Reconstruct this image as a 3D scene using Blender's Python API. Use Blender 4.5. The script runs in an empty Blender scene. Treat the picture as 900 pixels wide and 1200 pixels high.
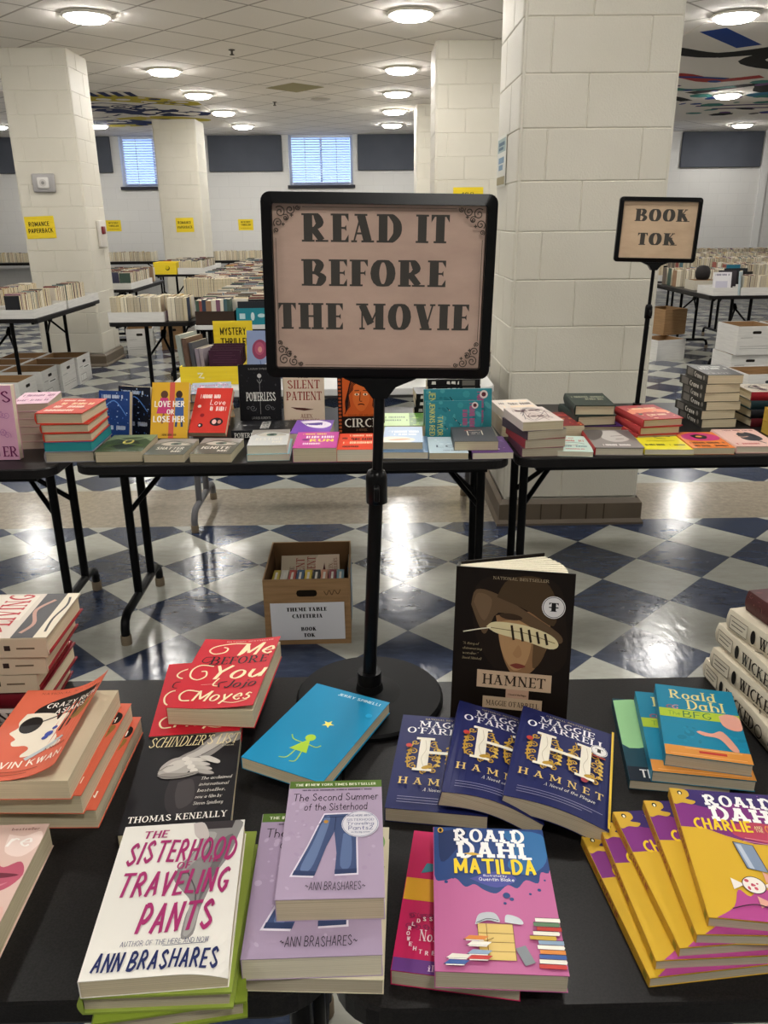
import bpy, bmesh, math, random
from mathutils import Matrix, Vector
random.seed(7)
SC = bpy.context.scene
COL = SC.collection
PI = math.pi

# ------------------------------------------------------------------ camera
cam_d = bpy.data.cameras.new('camera'); cam = bpy.data.objects.new('camera', cam_d); COL.objects.link(cam)
FPX, PITCH, ROLL, YAW, EYE = 940.4, .3492, -.0099, .0161, 1.468
cam_d.sensor_fit = 'VERTICAL'; cam_d.sensor_height = 24.0; cam_d.lens = FPX/1200*24.0
cam_d.clip_start = .02; cam_d.clip_end = 100
_f = Vector((math.sin(YAW)*math.cos(PITCH), math.cos(YAW)*math.cos(PITCH), -math.sin(PITCH)))
_r = Vector((math.cos(YAW), -math.sin(YAW), 0)); _u = _r.cross(_f)
_R = _r*math.cos(ROLL)+_u*math.sin(ROLL); _U = -_r*math.sin(ROLL)+_u*math.cos(ROLL)
cam.matrix_world = Matrix(((_R.x, _U.x, -_f.x, 0), (_R.y, _U.y, -_f.y, 0), (_R.z, _U.z, -_f.z, EYE), (0, 0, 0, 1)))
SC.camera = cam
# ------------------------------------------------------------------ world, exposure
W = bpy.data.worlds.new('sky'); SC.world = W; W.use_nodes = True
W.node_tree.nodes['Background'].inputs[0].default_value = (.45, .62, .95, 1)
W.node_tree.nodes['Background'].inputs[1].default_value = 1.0
SC.view_settings.view_transform = 'Standard'; SC.view_settings.look = 'None'
SC.view_settings.gamma = 1; SC.view_settings.use_curve_mapping = False
SC.view_settings.exposure = 1.80
LAMP = 27.0            # radiance of the ceiling lamps
# ------------------------------------------------------------------ materials
def lin(h):
    h = h.lstrip('#')
    f = lambda c: c/12.92 if c <= .04045 else ((c+.055)/1.055)**2.4
    return tuple(f(int(h[i:i+2], 16)/255) for i in (0, 2, 4))+(1,)
_MC = {}
def M(h, rough=.42, metal=0, spec=.14):
    k = (h, rough, metal, spec)
    if k not in _MC:
        m = bpy.data.materials.new('paint_'+h.strip('#')); m.use_nodes = True
        b = m.node_tree.nodes['Principled BSDF']
        b.inputs['Base Color'].default_value = lin(h); b.inputs['Roughness'].default_value = rough
        b.inputs['Metallic'].default_value = metal; b.inputs['Specular IOR Level'].default_value = spec
        _MC[k] = m
    return _MC[k]
def nodemat(name, rough=.5):
    m = bpy.data.materials.new(name); m.use_nodes = True; nt = m.node_tree
    return m, nt, nt.nodes['Principled BSDF']
def N(nt, t, **kw):
    n = nt.nodes.new(t)
    for k, v in kw.items():
        if k.startswith('i_'): n.inputs[int(k[2:])].default_value = v
        else: setattr(n, k, v)
    return n
def ramp(nt, src, stops):
    r = N(nt, 'ShaderNodeValToRGB'); e = r.color_ramp.elements
    while len(e) < len(stops): e.new(.5)
    for el, (p, c) in zip(e, stops): el.position = p; el.color = lin(c) if isinstance(c, str) else (c, c, c, 1)
    nt.links.new(src, r.inputs[0]); return r.outputs[0]
def math_(nt, op, a, b=None):
    n = N(nt, 'ShaderNodeMath', operation=op)
    for i, v in enumerate((a, b)):
        if v is None: continue
        if isinstance(v, (int, float)): n.inputs[i].default_value = v
        else: nt.links.new(v, n.inputs[i])
    return n.outputs[0]
def mixc(nt, fac, a, b, mode='MIX'):
    n = N(nt, 'ShaderNodeMix', data_type='RGBA', blend_type=mode)
    for s, v in ((0, fac), (6, a), (7, b)):
        if isinstance(v, (int, float)): n.inputs[s].default_value = v
        elif isinstance(v, str): n.inputs[s].default_value = lin(v)
        else: nt.links.new(v, n.inputs[s])
    return n.outputs[2]
def bump(nt, bs, h, strength=.3, dist=.002):
    n = N(nt, 'ShaderNodeBump'); n.inputs['Strength'].default_value = strength; n.inputs['Distance'].default_value = dist
    nt.links.new(h, n.inputs['Height']); nt.links.new(n.outputs[0], bs.inputs['Normal'])
def coord(nt, scale=(1, 1, 1), rot=(0, 0, 0)):
    t = N(nt, 'ShaderNodeTexCoord'); mp = N(nt, 'ShaderNodeMapping')
    mp.inputs['Scale'].default_value = scale; mp.inputs['Rotation'].default_value = rot
    nt.links.new(t.outputs['Object'], mp.inputs[0]); return mp.outputs[0]
def noise(nt, vec, scale, detail=3, rough=.5):
    n = N(nt, 'ShaderNodeTexNoise'); n.inputs['Scale'].default_value = scale
    n.inputs['Detail'].default_value = detail; n.inputs['Roughness'].default_value = rough
    nt.links.new(vec, n.inputs[0]); return n.outputs[0]

def make_floor_mat():
    m, nt, b = nodemat('checker_vinyl_floor'); v = coord(nt)
    s = N(nt, 'ShaderNodeSeparateXYZ'); nt.links.new(v, s.inputs[0]); X, Y = s.outputs[0], s.outputs[1]
    dx = math_(nt, 'SUBTRACT', X, .3455); dy = math_(nt, 'SUBTRACT', Y, 3.787); D = .431
    u = math_(nt, 'DIVIDE', math_(nt, 'ADD', dx, dy), D); w = math_(nt, 'DIVIDE', math_(nt, 'SUBTRACT', dx, dy), D)
    par = math_(nt, 'MODULO', math_(nt, 'ADD', math_(nt, 'ADD', math_(nt, 'FLOOR', u), math_(nt, 'FLOOR', w)), 1000), 2)
    # cell id for tile to tile variation
    cid = N(nt, 'ShaderNodeCombineXYZ'); nt.links.new(math_(nt, 'FLOOR', u), cid.inputs[0]); nt.links.new(math_(nt, 'FLOOR', w), cid.inputs[1])
    wn = N(nt, 'ShaderNodeTexWhiteNoise', noise_dimensions='3D'); nt.links.new(cid.outputs[0], wn.inputs[0])
    st = coord(nt, (3, 9, 1), (0, 0, .785)); n1 = noise(nt, st, 3.2, 6, .65)
    n2 = noise(nt, v, 55, 2, .6)
    light = mixc(nt, n2, ramp(nt, n1, [(.3, '#9e9d92'), (.52, '#b1b1a6'), (.75, '#c2c1b7')]), '#acaca2')
    dark = ramp(nt, n1, [(.3, '#242d42'), (.55, '#323d55'), (.78, '#47546c')])
    tile = mixc(nt, par, dark, light)
    tile = mixc(nt, .16, tile, wn.outputs[0], 'MULTIPLY')
    fu = math_(nt, 'FRACT', u); fw = math_(nt, 'FRACT', w)
    e = math_(nt, 'MINIMUM', math_(nt, 'MINIMUM', fu, math_(nt, 'SUBTRACT', 1, fu)), math_(nt, 'MINIMUM', fw, math_(nt, 'SUBTRACT', 1, fw)))
    seam = math_(nt, 'LESS_THAN', e, .005)
    tile = mixc(nt, math_(nt, 'MULTIPLY', seam, .45), tile, '#55585a')
    band = math_(nt, 'MULTIPLY', math_(nt, 'GREATER_THAN', Y, 3.862), math_(nt, 'LESS_THAN', Y, 4.46))
    tile = mixc(nt, band, tile, ramp(nt, noise(nt, v, 30, 4, .7), [(.3, '#857b6c'), (.6, '#9a9080'), (.8, '#aba191')]))
    nt.links.new(tile, b.inputs['Base Color'])
    b.inputs['Roughness'].default_value = .17; b.inputs['Specular IOR Level'].default_value = .42
    hb = math_(nt, 'ADD', noise(nt, v, 7, 2), math_(nt, 'MULTIPLY', noise(nt, coord(nt, (1, .35, 1)), 42, 2), .35))
    bump(nt, b, hb, .30, .005)
    return m
def make_ceiling_mat():
    m, nt, b = nodemat('acoustic_ceiling_tile'); v = coord(nt)
    s = N(nt, 'ShaderNodeSeparateXYZ'); nt.links.new(v, s.inputs[0]); D = .8625
    dx = math_(nt, 'ADD', s.outputs[0], .90); dy = math_(nt, 'SUBTRACT', s.outputs[1], 7.25)
    u = math_(nt, 'DIVIDE', math_(nt, 'ADD', dx, dy), D); w = math_(nt, 'DIVIDE', math_(nt, 'SUBTRACT', dx, dy), D)
    fu = math_(nt, 'FRACT', u); fw = math_(nt, 'FRACT', w)
    e = math_(nt, 'MINIMUM', math_(nt, 'MINIMUM', fu, math_(nt, 'SUBTRACT', 1, fu)), math_(nt, 'MINIMUM', fw, math_(nt, 'SUBTRACT', 1, fw)))
    seam = math_(nt, 'LESS_THAN', e, .018)
    n = noise(nt, v, 160, 2, .7)
    c = mixc(nt, seam, ramp(nt, n, [(.3, '#e4dfd8'), (.6, '#efeae4')]), '#aaa39b')
    nt.links.new(c, b.inputs['Base Color']); b.inputs['Roughness'].default_value = .9
    bump(nt, b, math_(nt, 'ADD', n, math_(nt, 'MULTIPLY', seam, -2)), .3, .004)
    return m
def make_paint(name, c1, c2, rough=.55, sc=90, st=.25):
    m, nt, b = nodemat(name); v = coord(nt)
    nt.links.new(ramp(nt, noise(nt, v, 1.3, 4), [(.35, c1), (.65, c2)]), b.inputs['Base Color'])
    b.inputs['Roughness'].default_value = rough; bump(nt, b, noise(nt, v, sc, 3), st, .003); return m
def make_block(name, c1, c2, mortar):
    m, nt, b = nodemat(name); t = N(nt, 'ShaderNodeTexCoord')
    s = N(nt, 'ShaderNodeSeparateXYZ'); nt.links.new(t.outputs['Object'], s.inputs[0])
    cx = N(nt, 'ShaderNodeCombineXYZ'); nt.links.new(math_(nt, 'ADD', s.outputs[0], s.outputs[1]), cx.inputs[0]); nt.links.new(s.outputs[2], cx.inputs[1])
    br = N(nt, 'ShaderNodeTexBrick'); br.inputs['Scale'].default_value = 1; br.inputs['Mortar Size'].default_value = .005
    br.inputs['Brick Width'].default_value = .41; br.inputs['Row Height'].default_value = .2117
    br.inputs['Color1'].default_value = lin(c1); br.inputs['Color2'].default_value = lin(c2); br.inputs['Mortar'].default_value = lin(mortar)
    nt.links.new(cx.outputs[0], br.inputs[0]); nt.links.new(br.outputs[0], b.inputs['Base Color']); b.inputs['Roughness'].default_value = .6
    bump(nt, b, br.outputs[1], -.3, .004); return m
def make_pages(name, c1, c2):
    m, nt, b = nodemat(name); v = coord(nt, (3, 3, 1400))
    n2 = noise(nt, coord(nt), 9, 2)
    c = ramp(nt, noise(nt, v, 1.0, 2), [(.3, c1), (.65, c2)])
    nt.links.new(mixc(nt, math_(nt, 'MULTIPLY', n2, .25), c, c1), b.inputs['Base Color']); b.inputs['Roughness'].default_value = .85; return m
def make_black_top():
    m, nt, b = nodemat('black_laminate'); v = coord(nt)
    nt.links.new(ramp(nt, noise(nt, v, 420, 2), [(.35, '#151414'), (.65, '#201e1e')]), b.inputs['Base Color'])
    b.inputs['Roughness'].default_value = .36; b.inputs['Specular IOR Level'].default_value = .17; bump(nt, b, noise(nt, v, 600, 2), .12, .001); return m
def make_board(name, c1, c2):
    m, nt, b = nodemat(name); v = coord(nt, (1, 1, 12))
    nt.links.new(ramp(nt, noise(nt, v, 6, 4), [(.3, c1), (.7, c2)]), b.inputs['Base Color']); b.inputs['Roughness'].default_value = .75; return m
def make_parchment(name='parchment_print', cols=('#b59a8b', '#c1a595', '#caaf9f')):
    m, nt, b = nodemat(name); v = coord(nt, (1, 1, 2.4))
    n = noise(nt, v, 9, 5, .6)
    nt.links.new(ramp(nt, n, [(.3, cols[0]), (.55, cols[1]), (.75, cols[2])]), b.inputs['Base Color'])
    b.inputs['Roughness'].default_value = .3; return m
def make_emit(name, c, s):
    m = bpy.data.materials.new(name); m.use_nodes = True; nt = m.node_tree; nt.nodes.clear()
    e = N(nt, 'ShaderNodeEmission'); e.inputs[0].default_value = c; e.inputs[1].default_value = s
    o = N(nt, 'ShaderNodeOutputMaterial'); nt.links.new(e.outputs[0], o.inputs[0]); return m
FLOOR = make_floor_mat(); CEIL = make_ceiling_mat()
CMU = make_paint('cream_painted_block', '#cdc8b9', '#d5d0c2', .5, 130, .5)
WALLM = make_block('white_painted_block_wall', '#d2d1ce', '#d4d3d0', '#cccbc8')
BASEM = make_paint('taupe_cove_base', '#5f5344', '#6c5f4f', .45, 40, .1)
PANELM = make_paint('charcoal_acoustic_panel', '#4a4e57', '#535761', .9, 200, .4)
PAGE = make_pages('cream_page_edges', '#b9ab8c', '#dccfb0'); PAGEW = make_pages('pale_page_edges', '#cfc6ae', '#ece3cc')
PAGEG = make_pages('grey_page_edges', '#a99e88', '#c9bea6')
BLACKTOP = make_black_top(); BMETAL = M('#0b0b0c', .32); TIP = M('#7c6f5c', .7)
CARD = make_board('brown_cardboard', '#8a6a45', '#a07d55'); WCARD = make_board('white_cardboard', '#cfcdc8', '#dddbd6')
PARCH = make_parchment(); PARCH2 = make_parchment('tan_parchment_print', ('#b89e82', '#c4ab8e', '#cdb599')); BPLASTIC = M('#0e0e0f', .3); WPLASTIC = M('#d2d2cf', .45)
YCARD = make_board('yellow_card', '#e0c318', '#ecd12a')
LAMPM = make_emit('lamp_diffuser_glow', (1, .968, .915, 1), LAMP)
SKYM = make_emit('daylight_behind_blind', (.30, .48, .95, 1), .7)

# ------------------------------------------------------------------ mesh builder
class MB:
    def __init__(s): s.v = []; s.f = []; s.m = []; s.sm = []; s.mats = []
    def mi(s, m):
        if m not in s.mats: s.mats.append(m)
        return s.mats.index(m)
    def add(s, vs, fs, m, smooth=False):
        o = len(s.v); i = s.mi(m); s.v += [tuple(p) for p in vs]
        for f in fs: s.f.append([o+k for k in f]); s.m.append(i); s.sm.append(smooth)
    def box(s, x0, x1, y0, y1, z0, z1, m, mx=None, skip=''):
        P = [Vector((x, y, z)) for z in (z0, z1) for y in (y0, y1) for x in (x0, x1)]
        if mx is not None: P = [mx @ p for p in P]
        F = {'b': (0, 2, 3, 1), 't': (4, 5, 7, 6), 'f': (0, 1, 5, 4), 'k': (2, 6, 7, 3), 'l': (0, 4, 6, 2), 'r': (1, 3, 7, 5)}
        s.add(P, [F[k] for k in F if k not in skip], m)
    def rbox(s, x0, x1, y0, y1, z0, z1, m, b=.004, seg=2, mx=None):
        bm = bmesh.new(); bmesh.ops.create_cube(bm, size=1)
        for v in bm.verts:
            v.co = Vector(((x0+x1)/2+v.co.x*(x1-x0), (y0+y1)/2+v.co.y*(y1-y0), (z0+z1)/2+v.co.z*(z1-z0)))
        bmesh.ops.bevel(bm, geom=bm.edges[:]+bm.verts[:], offset=b, segments=seg, profile=.5, affect='EDGES')
        bm.verts.index_update()
        vs = [(mx @ v.co if mx is not None else v.co.copy()) for v in bm.verts]
        s.add(vs, [[v.index for v in f.verts] for f in bm.faces], m, seg > 1); bm.free()
    def prism(s, pts, z0, z1, m, cham=0, mside=None):
        n = len(pts)
        if cham:
            c = Vector((sum(p[0] for p in pts)/n, sum(p[1] for p in pts)/n))
            def ins(p):
                d = Vector((p[0]-c.x, p[1]-c.y)); L = d.length or 1; return (p[0]-d.x/L*cham, p[1]-d.y/L*cham)
            rings = [([ins(p) for p in pts], z0), (pts, z0+cham), (pts, z1-cham), ([ins(p) for p in pts], z1)]
        else: rings = [(pts, z0), (pts, z1)]
        V = [(p[0], p[1], z) for r, z in rings for p in r]; k = len(rings)
        F = [[j*n+i, j*n+(i+1) % n, (j+1)*n+(i+1) % n, (j+1)*n+i] for j in range(k-1) for i in range(n)]
        s.add(V, F, mside or m); s.add([V[i] for i in range(n)], [list(range(n))[::-1]], m)
        s.add([V[(k-1)*n+i] for i in range(n)], [list(range(n))], m)
    def tube(s, path, r, m, n=10, cap=True):
        P = [Vector(p) for p in path]; R = r if isinstance(r, (list, tuple)) else [r]*len(P); V = []
        up = None
        for i, p in enumerate(P):
            t = (P[min(i+1, len(P)-1)]-P[max(i-1, 0)]).normalized()
            if up is None: up = t.orthogonal().normalized()
            up = (up-t*up.dot(t)).normalized(); q = t.cross(up)
            for k in range(n): a = 2*PI*k/n; V.append(p+(up*math.cos(a)+q*math.sin(a))*R[i])
        F = [[i*n+k, i*n+(k+1) % n, (i+1)*n+(k+1) % n, (i+1)*n+k] for i in range(len(P)-1) for k in range(n)]
        s.add(V, F, m, True)
        if cap: s.add(V[:n], [list(range(n))[::-1]], m); s.add(V[-n:], [list(range(n))], m)
    def lathe(s, prof, m, n=32, c=(0, 0, 0), smooth=True):
        V = [(c[0]+r*math.cos(2*PI*k/n), c[1]+r*math.sin(2*PI*k/n), c[2]+z) for r, z in prof for k in range(n)]
        F = [[i*n+k, i*n+(k+1) % n, (i+1)*n+(k+1) % n, (i+1)*n+k] for i in range(len(prof)-1) for k in range(n)]
        s.add(V, F, m, smooth)
        s.add(V[:n], [list(range(n))[::-1]], m); s.add(V[-n:], [list(range(n))], m)
    def poly(s, pts, m): s.add(pts, [list(range(len(pts)))], m)
    def mesh(s, name, bend=None, bx=(), by=()):
        me = bpy.data.meshes.new(name); me.from_pydata(s.v, [], s.f)
        for m in s.mats: me.materials.append(m)
        me.polygons.foreach_set('material_index', s.m); me.polygons.foreach_set('use_smooth', s.sm)
        if bend:
            bm = bmesh.new(); bm.from_mesh(me)
            for x in bx: bmesh.ops.bisect_plane(bm, geom=bm.verts[:]+bm.edges[:]+bm.faces[:], plane_co=(x, 0, 0), plane_no=(1, 0, 0))
            for y in by: bmesh.ops.bisect_plane(bm, geom=bm.verts[:]+bm.edges[:]+bm.faces[:], plane_co=(0, y, 0), plane_no=(0, 1, 0))
            for v in bm.verts: v.co = Vector(bend(*v.co))
            bm.to_mesh(me); bm.free()
        me.update(); return me
    def build(s, name, parent=None, **kw):
        o = bpy.data.objects.new(name, s.mesh(name, **kw)); COL.objects.link(o)
        if parent is not None: o.parent = parent
        return o
def tag(o, label=None, cat=None, group=None, kind=None):
    if label: o['label'] = label
    if cat: o['category'] = cat
    if group: o['group'] = group
    if kind: o['kind'] = kind
    return o
def empty(name, mx, label, cat, group=None):
    o = bpy.data.objects.new(name, None); COL.objects.link(o); o.matrix_world = mx; o.empty_display_size = .05
    return tag(o, label, cat, group)
def TR(x, y, z, rz=0, rx=0, ry=0):
    return Matrix.Translation((x, y, z)) @ Matrix.Rotation(math.radians(rz), 4, 'Z') @ Matrix.Rotation(math.radians(rx), 4, 'X') @ Matrix.Rotation(math.radians(ry), 4, 'Y')
def dup(o, mx=None, label=None, group=None, parent=None):
    c = o.copy(); COL.objects.link(c)
    if parent is not None: c.parent = parent
    if mx is not None: c.matrix_world = mx
    if label: c['label'] = label
    if group: c['group'] = group
    for ch in list(o.children): dup(ch, parent=c)
    return c

# ------------------------------------------------------------------ lettering: one skeleton alphabet, several pens
GL = {
'A': ['-00 3a', '3a 60', '_13 53'], 'B': ['00 0a', '~0a 3a 58 35 05', '~05 35 63 40 00'], 'C': ['~69 4a 18 05 12 40 61'],
'D': ['00 0a', '~0a 3a 67 63 30 00'], 'E': ['00 0a', '_0a 5a', '_05 45', '_00 50'], 'F': ['00 0a', '_0a 5a', '_05 45'],
'G': ['~69 4a 18 05 12 40 62', '62 64', '_44 64'], 'H': ['00 0a', '60 6a', '_05 65'], 'I': ['00 0a'], 'J': ['4a 43', '~43 20 02'],
'K': ['00 0a', '-04 5a', '26 60'], 'L': ['00 0a', '_00 50'], 'M': ['-00 0a', '0a 42', '-42 8a', '8a 80'], 'N': ['-00 0a', '0a 60', '-60 6a'],
'O': ['@070a'], 'P': ['00 0a', '~0a 3a 57 34 04'], 'Q': ['@070a', '42 70'], 'R': ['00 0a', '~0a 3a 57 35 05', '25 60'],
'S': ['~58 3a 08 35 62 30 02'], 'T': ['40 4a', '_0a 8a'], 'U': ['0a 03', '~03 30 63', '-63 6a'], 'V': ['0a 30', '-30 6a'],
'W': ['0a 20', '-20 4a', '4a 60', '-60 8a'], 'X': ['0a 60', '-00 6a'], 'Y': ['0a 35', '-6a 35', '35 30'], 'Z': ['_0a 6a', '6a 00', '_00 60'],
'0': ['@060a'], '1': ['-18 3a', '3a 30'], '2': ['~08 3a 57 00', '_00 60'], '3': ['~09 3a 58 25', '~25 62 30 01'], '4': ['40 4a', '4a 03', '_03 63'],
'5': ['_5a 0a', '0a 06', '~06 36 63 30 01'], '7': ['_0a 6a', '6a 20'], '9': ['@064a', '~66 63 30'],
"'": ['0a 08'], '.': ['00 01'], ',': ['01 0z'], '-': ['_04 44'], '&': ['~60 17 3a 48 03 30 64'], '#': ['_03 63', '_07 67', '10 2a', '40 5a'],
'~': ['~05 26 44 65'], '!': ['03 0a', '00 01'], '"': ['0a 08', '2a 28'],
'a': ['@0506', '56 50'], 'b': ['0a 00', '@0506'], 'c': ['~55 36 03 30 51'], 'd': ['5a 50', '@0506'], 'e': ['_03 53', '~53 36 03 30 51'],
'f': ['~4a 28 20', '_06 46'], 'g': ['@0506', '~56 5z 2x 0y'], 'h': ['0a 00', '~04 26 54 50'], 'i': ['06 00', '08 09'], 'j': ['~26 2z 0y', '28 29'],
'k': ['0a 00', '-02 46', '13 50'], 'l': ['0a 00'], 'm': ['06 00', '~04 26 44 40', '~44 66 84 80'], 'n': ['06 00', '~04 26 54 50'], 'o': ['@0506'],
'p': ['06 0x', '@0506'], 'q': ['56 5x', '@0506'], 'r': ['06 00', '~04 26 45'], 's': ['~45 26 14 33 41 20 01'], 't': ['~29 21 40', '_06 46'],
'u': ['~06 02 20 53', '56 50'], 'v': ['06 20', '-20 46'], 'w': ['06 20', '-20 35', '35 50', '-50 76'], 'x': ['06 50', '-00 56'], 'y': ['06 30', '-56 1x'], 'z': ['_06 56', '56 00', '_00 50'],
}
DG = {c: i for i, c in enumerate('0123456789a')}; DG.update({'z': -1, 'y': -2, 'x': -3})
def catmull(P, n=5):
    out = []
    for i in range(len(P)-1):
        p0, p1, p2, p3 = P[max(i-1, 0)], P[i], P[i+1], P[min(i+2, len(P)-1)]
        for k in range(n):
            t = k/n
            out.append(tuple(.5*(2*p1[j]+(p2[j]-p0[j])*t+(2*p0[j]-5*p1[j]+4*p2[j]-p3[j])*t*t+(3*p1[j]-p0[j]-3*p2[j]+p3[j])*t**3) for j in (0, 1)))
    return out+[P[-1]]
#          thick thin  pen  slant serif gap
PENS = {'sans': (.15, .13, 0, 0, 0, .24), 'bold': (.25, .19, 0, 0, 0, .2), 'light': (.085, .075, 0, 0, 0, .26), 'serif': (.18, .075, 0, 0, 1, .34),
        'fat': (.38, .075, 0, 0, 1, .40), 'brush': (.25, .14, -35, .12, 0, .26), 'script': (.17, .05, -20, .22, 0, .2), 'ital': (.13, .05, -10, .22, 1, .3),
        'fine': (.1, .06, 0, 0, 1, .4), 'cond': (.2, .1, 0, 0, 1, .22), 'chunky': (.24, .15, 0, 0, 2, .16), 'hand': (.11, .08, -30, .05, 0, .24)}
def ribbon(P, wf, closed=False):
    n = len(P); L = []; Rr = []
    for i in range(n):
        if closed: a, b = P[(i-1) % n], P[(i+1) % n]
        else: a, b = P[max(i-1, 0)], P[min(i+1, n-1)]
        dx, dy = b[0]-a[0], b[1]-a[1]; l = math.hypot(dx, dy) or 1e-9; w = wf(math.atan2(dy, dx), i/(n-1))/2
        nx, ny = -dy/l*w, dx/l*w; L.append((P[i][0]+nx, P[i][1]+ny)); Rr.append((P[i][0]-nx, P[i][1]-ny))
    m = n if closed else n-1
    return [[L[i], Rr[i], Rr[(i+1) % n], L[(i+1) % n]] for i in range(m)]
def letter_polys(text, X0, X1, Yb, H, pen, jitter=0, rnd=None):
    thick, thin, pa, slant, serif, gap = PENS[pen]; pa = math.radians(pa); out = []; tw, tn = thick, thin; adv = 0
    for ch in text:
        if ch == ' ': adv += .3+gap*.5; continue
        st = []
        for s in (GL.get(ch) or GL['-']):
            kind = s[0] if s[0] in '~@-_' else ''; body = s[len(kind):]
            if kind == '@':
                x0, x1, y0, y1 = [DG[c]/10 for c in body]
                st.append(('@', [(x0+(x1-x0)/2*(1+math.cos(2*PI*k/18)), y0+(y1-y0)/2*(1+math.sin(2*PI*k/18))) for k in range(18)]))
            else:
                P = [(DG[q[0]]/10, DG[q[1]]/10) for q in body.split()]; st.append((kind, catmull(P) if kind == '~' else P))
        G = []
        for kind, P in st:
            if kind == '@': G += ribbon(P, lambda a, t: tn+(tw-tn)*abs(math.sin(a-pa))**1.4, True); continue
            if kind == '-' and serif == 1: wf = lambda a, t: max(tn, .05)
            elif kind == '_': wf = lambda a, t: tn
            else: wf = lambda a, t: tn+(tw-tn)*abs(math.sin(a-pa))**(1.4 if serif == 1 else 1)
            Q = P
            if len(P) == 2 and not serif and kind != '~':      # square off the ends of plain strokes
                dx, dy = P[1][0]-P[0][0], P[1][1]-P[0][1]; l = math.hypot(dx, dy) or 1; k = tn*.45/l; Q = [(P[0][0]-dx*k, P[0][1]-dy*k), (P[1][0]+dx*k, P[1][1]+dy*k)]
            G += ribbon(Q, wf)
            if serif and kind != '~' and len(P) == 2:
                (xa, ya), (xb, yb) = P
                if kind == '_':
                    if serif == 1:
                        for (x, y), (x2, y2) in ((P[0], P[1]), (P[1], P[0])):
                            left = x == 0 and ch in 'EFLDBPR'
                            if y in (0, 1.0) and not left:
                                d = .26*(1 if y == 0 else -1); s_ = .15*(1 if x2 > x else -1)
                                y0 = y-tn/2 if y == 0 else y+tn/2
                                G.append([(x, y0), (x, y+d), (x+s_, y+(tn/2 if d > 0 else -tn/2)), (x+s_, y0)])
                            elif y == .5 and not left and x > x2: G.append([(x, .38), (x, .62), (x-.1, .5)])
                else:
                    for x, y in P:
                        if y in (0, 1.0, .6) and abs(yb-ya) > .3:
                            sw = (tw*.5 if kind != '-' else tn*.5)+.09; sh = max(tn, .05)*(1.5 if serif == 2 else 1)
                            y0 = y-sh/2 if serif == 1 else (y if y == 0 else y-sh); G.append([(x-sw, y0), (x+sw, y0), (x+sw, y0+sh), (x-sw, y0+sh)])
        if ch.isupper() and not jitter: G = [[(p[0], min(max(p[1], -.04), 1.04)) for p in g] for g in G]
        mn = min(p[0] for g in G for p in g); mx = max(p[0] for g in G for p in g)
        jy = rnd.uniform(-jitter, jitter) if rnd and jitter else 0; ja = rnd.uniform(-jitter, jitter)*1.5 if rnd and jitter else 0
        sp = gap if serif != 1 else gap*.45
        out += [[(p[0]-mn+adv, p[1]+jy+ja*(p[0]-.3)) for p in g] for g in G]; adv += mx-mn+sp*.62
    tot = max(max(p[0] for g in out for p in g), .02)
    sx = (X1-X0)/tot if tot > .3 else H
    return [[(X0+p[0]*sx+slant*p[1]*H, Yb+p[1]*H) for p in g] for g in out]
def clip(P, w, h):
    for ax, lim, sg in ((0, 0, 1), (0, w, -1), (1, 0, 1), (1, h, -1)):
        if not P: return P
        out = []
        for i in range(len(P)):
            a, b = P[i-1], P[i]; ia = (a[ax]-lim)*sg >= 0; ib = (b[ax]-lim)*sg >= 0
            if ia != ib:
                t = (lim-a[ax])/(b[ax]-a[ax]); out.append((a[0]+(b[0]-a[0])*t, a[1]+(b[1]-a[1])*t))
            if ib: out.append(b)
        P = out
    return P
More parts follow.
